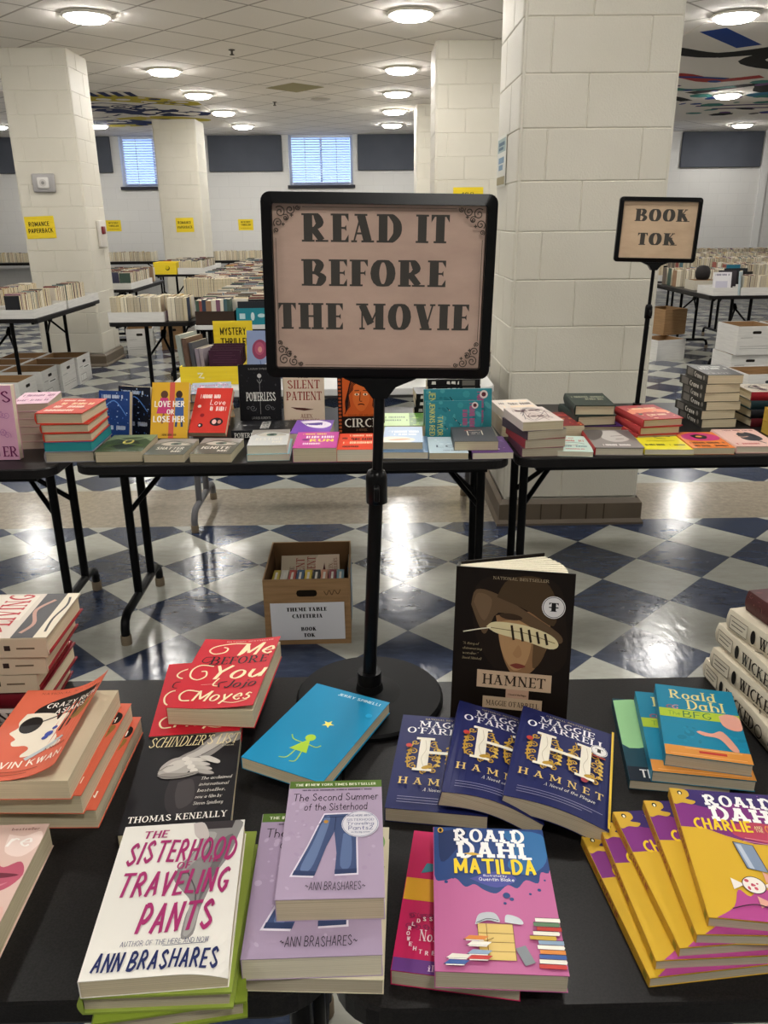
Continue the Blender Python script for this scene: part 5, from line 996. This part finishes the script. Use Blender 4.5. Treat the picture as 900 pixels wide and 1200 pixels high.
def circe(c):
    K, O_ = '#241713', '#c25a26'
    c.rect(0, 0, 100, 100, K)
    for y in range(4, 100, 6): c.rect(1.5, y, 7, y+3.4, '#b3552a').rect(93, y, 98.5, y+3.4, '#b3552a'); c.circ(4.2, y+1.7, 1, K)
    c.rect(10, 30, 90, 98, O_)
    for i in range(7):
        for s in (-1, 1): c.line([(50+s*4, 97-i*2), (50+s*(20+i*2), 90-i*5), (50+s*(27+i), 70-i*5), (50+s*(24+i*2), 46-i*2)], 1.6, K)
    c.poly([(34, 80), (50, 88), (66, 80), (68, 58), (60, 44), (50, 38), (40, 44), (32, 58)], '#cf6a30', True).line([(36, 72), (46, 72.5)], 1.6, K).line([(54, 72.5), (64, 72)], 1.6, K).ell(41, 66, 5, 2, '#e8d2b0').ell(59, 66, 5, 2, '#e8d2b0').ell(41, 66, 1.8, 1.8, K).ell(59, 66, 1.8, 1.8, K).line([(49, 70), (47, 56), (52, 55)], 1.4, K).line([(43, 49), (50, 50.5), (57, 49)], 2, K)
    c.rect(10, 26, 90, 29, K).text('CIRCE', 14, 86, 13, 13, '#e4dccd', 'serif').text('A NOVEL', 38, 62, 6, 3.5, '#a8795a', 'fine').text('MADELINE MILLER', 22, 78, 30.5, 3, K, 'fine')
stand('orange and black paperback with a line drawn face standing behind the sign pole', -.032, 2.845, 0, .166, .218, .03, 4, '#241713', circe)
def beach(c): c.poly([(0, 0), (60, 0), (80, 20), (40, 34), (0, 30)], '#d9cbb8', True).poly([(10, 16), (50, 24), (70, 18), (30, 10)], '#c98a6a', True).line([(10, 70), (90, 74)], 2, '#e6ecf2').ink(20, 90, 60, 11, '#e9edf0').ink(26, 84, 44, 10, '#e9edf0').line([(20, 88), (80, 90)], 1.6, '#7890b4')
book('wide blue paperback under the pale blue beach novel', .118, 2.60, ZT, -3, .146, .206, .022, '#5a7590', None, pages=PAGEW)
book('pale blue beach novel with a lounging figure, right of the sign pole', .110, 2.635, ZT+.0225, -3, .130, .210, .024, '#9db2cb', beach)
def grn(c): c.rect(60, 0, 100, 100, '#4f7a34').specks(20, 62, 5, 98, 95, 6, ['#86ab4e', '#2f5a22'], 4).ink(8, 56, 60, 12, '#3f6a3a').ink(8, 56, 36, 12, '#3f6a3a')
book('light green paperback lying behind the pale blue beach novel', .125, 2.87, ZT, -2, .17, .20, .042, '#aecb86', grn)
def lov(c): c.text('LOV', 20, 98, 34, 13, '#3a4a5c', 'sans').ink(36, 80, 12, 5, '#5a6a7a').specks(16, 3, 50, 97, 97, 5, ['#c9d8de', '#a9c0cb'], 6)
book('pale blue paperback with a plain dark title beside the dark square book', .255, 2.585, ZT, -2.5, .126, .202, .0215, '#b4c6ce', lov, pages=PAGE)
book('purple paperback under the dark charcoal one', .391, 2.582, ZT, 1, .132, .203, .0215, '#5a3a72', lambda c: c.specks(30, 2, 4, 98, 96, 4, ['#7a5a9a', '#c9a8c9', '#3a2450'], 2), pages=PAGEW)
def cat(c): c.line([(30, 72), (40, 78), (60, 76), (70, 80)], 3, '#a83a34').line([(36, 72), (36, 40)], 2.4, '#d8cfb8', False).line([(70, 74), (70, 44)], 2.4, '#d8cfb8', False).line([(40, 74), (68, 76)], 2.4, '#d8cfb8', False).ink(42, 66, 58, 5, '#b9b2a6').ink(44, 64, 48, 5, '#b9b2a6')
book('charcoal paperback with a small ivory and red motif on top of the purple book', .345, 2.603, ZT+.0222, -2, .142, .192, .030, '#37383b', cat)
def teal(c):
    c.specks(30, 2, 4, 98, 96, 7, ['#3f8f96', '#2a6f7a', '#4f9aa0'], 2)
    c.ink(6, 80, 78, 10, '#b04a7a').ink(20, 70, 66, 9, '#b04a7a').text('TAYLOR', 40, 94, 22, 9, '#d8d36a', 'sans').text('JENKINS REID', 4, 94, 8, 9, '#d8d36a', 'sans').circ(12, 88, 9, '#d8c9c4').circ(12, 88, 5, '#5a2a34')
    for x, y in ((20, 40), (48, 52), (70, 36), (60, 60)): c.line([(x-3, y-2), (x, y), (x+5, y+2)], 1.8, '#173a44').circ(x+5, y+3, 1.4, '#c9a08a')
def landscape(label, x0, y, w, l, t, lean, dz=0):   # stands on its long edge, top of the cover to the right
    m = Matrix(((0, 1, 0, 0), (0, 0, -1, 0), (-1, 0, 0, 0), (0, 0, 0, 1)))
    return book(label, 0, 0, 0, 0, w, l, t, '#33808a', teal, mx=Matrix.Translation((x0+l/2, y, ZT)) @ Matrix.Rotation(math.radians(-lean), 4, 'X') @ Matrix.Translation((0, 0, w/2)) @ m, group='teal novels on their long edges')
landscape('larger teal novel standing on its long edge, partly behind its smaller copy', .190, 2.815, .160, .242, .026, 8)
landscape('smaller teal novel standing on its long edge in front of the larger teal copy', .192, 2.765, .128, .198, .024, 9)
def stove_sp(c): c.ink(8, 60, 28, 46, '#d9d4cb').line([(66, 50), (90, 50)], 10, '#6a665f', False)
for i in range(6): book('dark paperback with pale spine lettering in the stack behind the teal novels, %s' % ['bottom', 'second from below', 'third from below', 'fourth from below', 'fifth from below', 'top'][i], (.272 if i < 4 else .32), 3.085, ZT+.0262*i, 90+[2, -3, 1, 3, 0, -2][i], .13, .2, .026, '#1c1a1b', cat, sart=stove_sp, group='dark stack behind the teal novels')
# --- right table
def scr(c):
    r = random.Random(2)
    for i in range(9): c.line([(r.uniform(2, 40), r.uniform(4, 96)), (r.uniform(30, 70), r.uniform(4, 96)), (r.uniform(60, 98), r.uniform(4, 96))], 1.6, ['#4a3a44', '#7a5a5a', '#3a3f4a'][i % 3])
    c.ink(10, 80, 70, 10, '#5a3a44').ink(20, 70, 30, 10, '#5a3a44')
for i, (dx, r_, cv_, s) in enumerate([(.012, 3, '#6a4456', 'bottom'), (.010, 8, '#9a3f44', 'second from below'), (.004, 14, '#4a4048', 'third from below'), (.0, 8, '#cfc3bb', 'top, pale with scribbled lines')]):
    book('paperback in the leaning stack beside the wide pillar, '+s, .540+dx, 2.605, ZT+.0292*i, r_, .136, .207, .029, cv_, scr, pages=PAGEG if i < 3 else PAGE, group='stack with a scribbled top cover')
book('pale paperback with red lettering behind the scribbled stack', .53, 2.86, ZT+.06, 6, .14, .2, .03, '#d8cdc2', hot, group='small pile behind the scribbled stack')
book('cream paperback under the pale one behind the scribbled stack', .53, 2.86, ZT, 3, .14, .2, .059, '#c9b9a2', None, group='small pile behind the scribbled stack')
def blkred(c): c.ink(10, 90, 70, 12, '#c9463a').specks(26, 4, 6, 96, 60, 4, ['#b5342c', '#e08a4a'], 5).ink(20, 90, 46, 9, '#d98a5a')
book('black and red paperback between the scribbled stack and the green books', .668, 2.83, ZT, 4, .15, .21, .045, '#7a2a2a', blkred)
def dkg(c): c.ink(8, 92, 62, 12, '#9a9a84').ink(30, 84, 44, 12, '#9a9a84').specks(30, 3, 4, 97, 96, 3, ['#31403a', '#4a5a4a', '#20302a'], 8)
book('purple hardcover under the two dark green books', .83, 2.90, ZT, -3, .17, .235, .028, '#4a2a62', None, hard=True)
book('dark green hardcover, lower of the pair on the purple book', .800, 2.895, ZT+.0285, 5, .142, .215, .036, '#2a3530', dkg, hard=True, group='dark green hardcovers')
book('dark green hardcover, upper of the pair on the purple book', .806, 2.90, ZT+.065, -3, .142, .215, .036, '#2a3530', dkg, hard=True, group='dark green hardcovers')
def redfly(c): c.poly([(0, 60), (40, 80), (100, 60), (100, 40), (50, 50), (0, 40)], '#e08a6a', True).specks(24, 4, 6, 96, 96, 5, ['#2f5a4a', '#e8b48a', '#8a1f24'], 7).ink(16, 88, 70, 10, '#f0d8b0').ink(26, 80, 24, 10, '#f0d8b0')
for i, s in enumerate(['bottom', 'middle', 'top']): book('red hardcover with an orange swirl, %s of three on the right table' % s, .975+.004*i, 2.765, ZT+.0272*i, 5+2*i, .146, .215, .027, '#a83a3c', redfly, hard=True, pages=PAGEG, group='red hardcovers with an orange swirl')
def mint(c): c.ink(40, 60, 82, 6, '#b0463c').ink(20, 84, 62, 12, '#b0463c').line([(20, 50), (60, 56), (84, 48)], 3, '#26303c').ink(14, 88, 28, 10, '#2f6a74').ink(30, 80, 12, 7, '#b0463c').line([(30, 44), (50, 38), (66, 44)], 3, '#b0463c')
book('mint paperback with red script at the front of the right table', .673, 2.595, ZT, -9, .124, .200, .017, '#bcd2c8', mint, pages=PAGEW)
def gray(c): c.poly([(30, 90), (70, 94), (90, 70), (80, 40), (50, 30), (30, 50)], '#b5afa9', True).poly([(0, 100), (40, 96), (30, 60), (10, 40), (0, 50)], '#55504e', True).line([(50, 62), (76, 66)], 3, '#4a4442').line([(56, 46), (74, 48)], 4, '#5f4a48').poly([(70, 96), (100, 90), (100, 40), (84, 50)], '#6a6462', True).ink(20, 80, 10, 8, '#efe9e4')
book('grey hardcover with a photographed face and a red spine in the front row', .815, 2.615, ZT, -4, .158, .235, .027, '#837c78', gray, spine='#a02a30', hard=True, pages=PAGEW)
def yell(c): c.line([(20, 70), (46, 76), (80, 68)], 5, '#2a2a22').line([(40, 74), (50, 60), (66, 56)], 3, '#2a2a22').ell(48, 72, 12, 6, '#3a3a30').ink(10, 70, 84, 8, '#3a3a18').ink(10, 50, 20, 9, '#2a2a22').ink(60, 92, 20, 7, '#2a2a22').line([(20, 44), (80, 46)], 2.6, '#8a7a18')
book('bright yellow paperback with a dark bird motif in the front row', .978, 2.620, ZT, -3.5, .158, .24, .018, '#dcd02e', yell, pages=PAGEW)
def pinko(c): c.poly([(10, 80), (50, 96), (94, 80), (90, 50), (40, 44), (8, 56)], '#c22f74', True).poly([(30, 76), (50, 84), (70, 74), (60, 56), (38, 58)], '#1f1a1c', True).ink(8, 92, 26, 10, '#2a1a18').ink(8, 92, 8, 10, '#2a1a18').ell(50, 70, 8, 5, '#e8a04a')
book('orange paperback with a magenta shape in the front row', 1.118, 2.60, ZT, -2, .136, .205, .022, '#dd7a34', pinko)
def pinkw(c): c.poly([(40, 70), (60, 84), (80, 70), (84, 40), (60, 30), (40, 40)], '#26262c', True).ell(58, 82, 8, 6, '#d9a890').line([(30, 60), (44, 52), (60, 56)], 5, '#d9a890').ink(20, 92, 88, 6, '#7a2a34').ink(8, 60, 10, 8, '#b5303a').line([(66, 30), (76, 16)], 4, '#26262c')
book('pale pink hardcover with a black clad figure at the right end of the front row', 1.268, 2.615, ZT, -2, .146, .225, .024, '#dfb8ac', pinkw, hard=True, pages=PAGEW)
def cl_sp(c): c.text('Crave', 40, 74, 24, 52, '#d0cbc0', 'bold').line([(8, 50), (34, 50)], 12, '#6f6a64', False).circ(84, 50, 4, '#8a857c')
def cl_art(c): c.ink(20, 90, 74, 9, '#c8c4bc').ink(14, 92, 56, 12, '#c8c4bc').text('CRAVE', 10, 70, 12, 10, '#9a968e', 'serif').specks(20, 4, 6, 96, 94, 3, ['#4a4846', '#6a6763'], 4)
for i, (dx, r_, s) in enumerate([(.0, 2, 'bottom'), (-.012, 5, 'second from below'), (.006, 3, 'third from below'), (.002, 0, 'fourth from below'), (-.006, 4, 'fifth from below'), (.008, -1, 'top')]):
    book('dark grey thick paperback in the tall stack on the right table, '+s, 1.272+dx, 2.955, ZT+.0322*i, r_, .128, .215, .032, '#35332f', cl_art, sart=cl_sp, group='tall stack of dark thick paperbacks')
for i, (c1, c2, s) in enumerate([('#1f1c1d', '#5a1f24', 'bottom'), ('#23262a', '#1f1f22', 'second'), ('#2a5a5e', '#1c2f34', 'third'), ('#c9bfae', '#8a2028', 'top one with red and black spine')]):
    book('hardcover right of the tall dark stack, %s' % s, 1.50, 2.93, ZT+.032*i, 94-2*i, .15, .225, .0318, c1, scr if i == 3 else None, spine=c2, sart=lambda c: c.rect(34, 0, 90, 100, '#1a1718').line([(44, 50), (80, 50)], 14, '#b9b2a6', False), hard=True, group='short stack at the right edge')
for i, s in enumerate(['lower', 'upper']): book('golden yellow thick book lying at the right edge, %s one' % s, 1.485, 2.72, ZT+.045*i, 88, .12, .17, .0445, '#c79a34', None, pages=M('#c8a548', .6), group='golden yellow thick books')

# --- books in the floor carton
mx_ = Matrix.Translation((TB[0], TB[1], 0))
book('cream thriller lying on top inside the brown floor box', 0, 0, 0, 0, .15, .225, .03, '#b9aa94', sil, mx=mx_ @ TR(.0, .05, .175, 92, 0, -28), hard=True)
fc = ['#c9b23a', '#d8d2c4', '#b5483a', '#3a5a7a', '#e0c23a', '#2a2422', '#c98a6a', '#8a2f3a', '#7aa0b0']
for i in range(9):
    book('small paperback standing spine up inside the brown floor box, %s' % ['leftmost', 'second', 'third', 'fourth', 'fifth', 'sixth', 'seventh', 'eighth', 'rightmost'][i], 0, 0, 0, 0, .105, .17, .026, fc[i], None, sart=lambda c: c.line([(12, 50), (60, 50)], 5, '#e6e0d0', False).line([(70, 50), (88, 50)], 5, '#2a2622', False), mx=mx_ @ TR(-.121+.030*i, -.085, .006+.05, 0, 0, 0) @ Matrix(((0, 0, 1, -.013), (0, 1, 0, 0), (-1, 0, 0, .055+.055), (0, 0, 0, 1))), group='books inside the brown floor box')
book('pale blue booklet standing upright in the right corner of the brown floor box', 0, 0, 0, 0, .13, .22, .012, '#8fa4b4', None, mx=mx_ @ TR(.146, .06, .008, 90, 90) @ Matrix.Translation((0, .11, 0)))

# --- books in the yellow box
def bluefl(c): c.ell(50, 62, 30, 20, '#8a3f5a').ell(48, 64, 18, 13, '#a8506a').ell(50, 62, 8, 6, '#c98a84').line([(50, 40), (60, 20), (80, 8)], 3, '#5a6a8a').circ(74, 30, 8, '#d8d4d8')
def twig(c):
    c.line([(4, 60), (40, 54), (96, 70)], 2, '#26304a').line([(10, 30), (50, 40), (90, 26)], 2, '#26304a')
    for x, y in ((24, 60), (44, 50), (62, 60), (30, 36), (56, 36), (78, 44)): c.ell(x, y, 7, 2.6, '#26304a', 25)
YB = 'upright books in the yellow box'
stand('tall white edged book standing at the left end of the yellow box', -.872, 3.93, 74, .17, .22, .022, 5, '#9aa19a', None, base=.746, group=YB, pages=PAGEW)
stand('tall brown and white book standing second from the left in the yellow box', -.846, 3.93, 74, .17, .205, .022, 5, '#6a5448', None, base=.746, group=YB, pages=PAGEW)
stand('grey hardcover leaning third from the left in the yellow box', -.818, 3.93, 74, .16, .185, .018, 5, '#55565c', None, base=.746, group=YB)
for i in range(2): stand('slim pale volume leaning in the middle of the yellow box, %s' % ['left', 'right'][i], -.797+.021*i, 3.93, 74, .15, .155, .017, 5, ['#9a8f9a', '#a59aa0'][i], None, base=.746, group=YB)
for i in range(4): stand('dark purple volume facing front in the yellow box, %s' % ['front', 'second', 'third', 'back'][i], -.682, 3.845+.045*i, 0, .148, .150+.004*i, .034, 3, '#3f2434', (lambda c: row_lines(c, 6, 94, range(8, 96, 7), 1.2, '#5a3a4c', 3)), base=.746, group=YB, pages=PAGEW, hard=True)
stand('pale blue novel with a red flower leaning behind the black fantasy book', -.522, 3.86, -3, .125, .235, .024, 14, '#8796b8', bluefl, base=.745)
stand('slate blue novel with dark twigs leaning beside the flower cover', -.368, 3.90, -3, .15, .235, .024, 14, '#66708f', twig, base=.745)
for i in range(3): stand('tan volume standing behind the sign pole on the white table, %s' % ['left', 'middle', 'right'][i], .02+.09*i, 3.95, 70, .15, .2, .05, 8, ['#8a7a66', '#6a5f58', '#a39a88'][i], None, group='tan volumes on the white table', hard=True)
carton(TR(.42, 3.85, ZT), .2, .25, .17, 'pale closed box on the white table beside the wide pillar', M('#c9c8bf', .7), M('#8a887f', .8), None, group='pale boxes', name='storage_box')

# ================================================================== rows of books on the far tables
BGC = ['#6a3a3a', '#3a4456', '#c4b596', '#d8d0c0', '#46584e', '#7c566a', '#2a2a2d', '#8f5248', '#70808f', '#b59a5a', '#6a5f54', '#9a9a94', '#4c3a4c', '#c8c2ba', '#4f6a70', '#ded7ca', '#94765c', '#46465c', '#cfc6b8', '#5a3038']
def bg_add(b, mx, t, d, h, cm, pm):      # upright: thickness x, depth y (fore edge towards -y), height z
    c = .0011; q = lambda *a: b.box(*a, mx)
    q(-t/2, -t/2+c, -d/2, d/2, 0, h, cm); q(t/2-c, t/2, -d/2, d/2, 0, h, cm); q(-t/2+c, t/2-c, d/2-c, d/2, 0, h, cm)
    q(-t/2+c, t/2-c, -d/2+.0008, d/2-c, .001, h-.0008, pm)
PROT = []
rb = random.Random(11)
for i in range(28):
    t, d, h = rb.uniform(.020, .038), rb.uniform(.108, .13), rb.uniform(.170, .185); b = MB()
    bg_add(b, Matrix.Identity(4), t, d, h, M(BGC[i % 20], .5), [PAGE, PAGEW, PAGEG][i % 3]); PROT.append((b.mesh('book_shelf_copy'), t, d, h))
def bg(mx, label, group, i=None, sc=1):
    me, t, d, h = PROT[rb.randrange(28) if i is None else i]
    o = bpy.data.objects.new('paperback_book', me); COL.objects.link(o); o.matrix_world = mx; return tag(o, label, 'book', group)
S = MB(); SM = [M(c, .6) for c in BGC]
def fill(x0, x1, y0, y1, z=.741, face=True, step=.05, jit=.01, hs=(.168, .186)):
    y = y0
    while y < y1:
        x = x0
        while x < x1:
            t, d, h = rb.uniform(.018, .034), rb.uniform(.105, .135), rb.uniform(*hs)
            if face: bg_add(S, TR(x+d/2, y+t/2, z, 90, 0, 0), t, d, h, rb.choice(SM), rb.choice((PAGE, PAGEW))); x += d+.008
            else: bg_add(S, TR(x+t/2, y, z), t, d, h, rb.choice(SM), rb.choice((PAGE, PAGEW, PAGEG))); x += t+.002
        y += step if face else .16
def row(x, y, z, ang, length, label=None, group=None, face=0, gap=.001):
    """upright books side by side along direction ang; face 180 turns the spines to the front"""
    s = 0
    while True:
        i = rb.randrange(28); t = PROT[i][1]
        if s+t > length: break
        a = math.radians(ang); px, py = x+math.cos(a)*(s+t/2), y+math.sin(a)*(s+t/2)
        if label: bg(TR(px, py, z, ang+face), label, group, i)
        else: bg_add(S, TR(px, py, z, ang+face), *PROT[i][1:], rb.choice(SM), PAGE)
        s += t+gap
ZB = .746
row(-2.885, 6.74, ZB, 90, .68, 'cream edged book upright in the nearer tray in front of the left pillar', 'books in the trays by the left pillar')
row(-2.885, 7.54, ZB, 90, .78, 'cream edged book upright in the farther tray in front of the left pillar', 'books in the far trays by the left pillar')
stand('blue hardcover facing front in the tray at the left edge', -3.16, 6.74, 0, .15, .13, .02, 3, '#2a3f7a', lambda c: c.rect(74, 8, 94, 60, '#c9c2b0'), base=ZB, hard=True)
row(-3.44, 6.82, ZB, 0, .2, 'cream book upright beside the blue hardcover at the left edge', 'books at the left edge tray')
row(-3.30, 7.2, ZB, 90, 1.0)
row(-1.995, 6.47, ZB, 0, .40, 'cream edged book upright in the white tray right of the left pillar', 'books in the white tray')
row(-1.56, 6.47, ZB-.005, 0, .18, 'cream edged book upright beside the white tray, right of the left pillar', 'books beside the white tray')
row(-1.99, 6.66, ZB-.005, 0, .60)
row(-2.80, 9.66, ZB, 90, .85, 'cream edged book on the table just right of the left pillar', 'books right of the left pillar')
row(-2.52, 12.4, ZB, 90, 1.2, 'pale book in the tray on the far left table', 'books on the far left table')
row(-2.78, 12.44, ZB, 0, .34)
row(3.66, 8.10, ZB, 0, .44, 'cream edged book upright in the white tray on the right table', 'books in the right white tray')
row(2.82, 10.05, ZB, 0, .74)
stand('white magazine propped in the tray at the corner of the right table', 3.47, 8.10, -8, .17, .21, .012, 8, '#d9d6d8', lambda c: c.ink(10, 90, 84, 9, '#55506a').rect(14, 10, 80, 60, '#b9b6c4'), base=ZB)
stand('second magazine propped behind the white one on the right table', 3.56, 8.2, -14, .17, .22, .012, 8, '#3a3438', None, base=ZB)
stand('pale blue magazine standing beside the cream books on the right table', 3.645, 8.09, 60, .17, .22, .016, 4, '#a9b8bd', None, base=ZB)
b = MB(); b.lathe([(.004, 0), (.055, .002), (.072, .03), (.078, .075), (.070, .115), (.045, .14), (.004, .148)], M('#2b2827', .6), 24); o = b.build('round_container'); o.matrix_world = TR(3.53, 8.75, ZT+.10); tag(o, 'dark round container on a pale box behind the propped magazines', 'container')
carton(TR(3.55, 8.8, ZT), .26, .26, .098, 'pale low box under the dark round container', M('#bfb8a8', .7), None or CARD, group='pale boxes')
for i, (x, y, wd, cm) in enumerate([(3.86, 8.55, .34, '#1d1b1c'), (3.90, 8.8, .4, '#26282b'), (4.0, 9.1, .24, '#2a6a80')]):
    stand('dark hardcover facing front behind the right white tray, %s' % ['nearest', 'middle', 'farthest, with a teal cover'][i], x, y, 0, wd*.6, .19+.02*i, .03, 5, cm, None, base=ZT, hard=True, group='hardcovers behind the right tray')
# the first field table: books filed face forward in columns
for k in range(10):
    x = -1.23+k*.128
    if x > -.42: break
    for j in range(15):
        i = rb.randrange(28); t, d, h = PROT[i][1:]
        y = 6.27+j*.042
        if j > 6: bg_add(S, TR(x+rb.uniform(-.006, .006), y, ZB-.004, 90), t, d, h, rb.choice(SM), PAGEW)
        else: bg(TR(x+rb.uniform(-.006, .006), y, ZB-.004, 90 if rb.random() < .85 else -90, 0, 0), 'book filed face forward in the columns on the white tables', 'books filed on the white tables', i)
row(-1.282, 6.20, ZB, 0, .27, 'dark spined book at the front of the brown box on the white table', 'spines in the brown box', face=180)
def fc_(c): c.rect(8, 10, 92, 34, '#3c4048').line([(12, 60), (88, 60)], 8, '#5a6068', False).rect(78, 14, 92, 60, '#c9c6bd')
def fd_(c): c.rect(0, 0, 14, 100, '#a06a3a').line([(20, 70), (90, 70)], 12, '#8a4a44', False).line([(20, 40), (80, 40)], 8, '#8a4a44', False)
stand('dark slate book facing front in the teal box on the white table', -.865, 6.17, 0, .215, .16, .03, 2, '#2a2d32', fc_, base=ZB, hard=True)
stand('maroon book facing front in the teal box on the white table', -.640, 6.17, 0, .215, .16, .03, 2, '#5c2e30', fd_, base=ZB, hard=True)
# everything beyond, too many and too small to tell apart
fill(-1.28, .4, 7.02, 7.62, step=.042)
fill(-1.28, .2, 7.74, 8.46, step=.045)
for y in (8.54, 9.34, 10.14, 10.94, 11.74, 12.54): fill(-1.88, .2, y+(.13 if y < 8.6 else 0), y+.70, step=.05)
row(-1.89, 8.605, .741, 0, .62)
fill(-3.08, .5, 16.8, 16.9, face=False); fill(-8.3, -4.2, 16.8, 16.9, face=False)
for y in (10.4, 12.0, 13.6, 15.2): fill(4.4, 9.1, y-.3, y+.3, face=False)
fill(3.4, 4.1, 9.2, 9.6, face=False); fill(-3.4, -2.9, 9.7, 11.0, face=True, step=.1); fill(-3.1, -2.6, 12.8, 13.8, face=True, step=.12)
tag(S.build('paperback_books'), 'dense rows of hundreds of distant paperbacks on the tables at the back of the hall', 'books', kind='stuff')
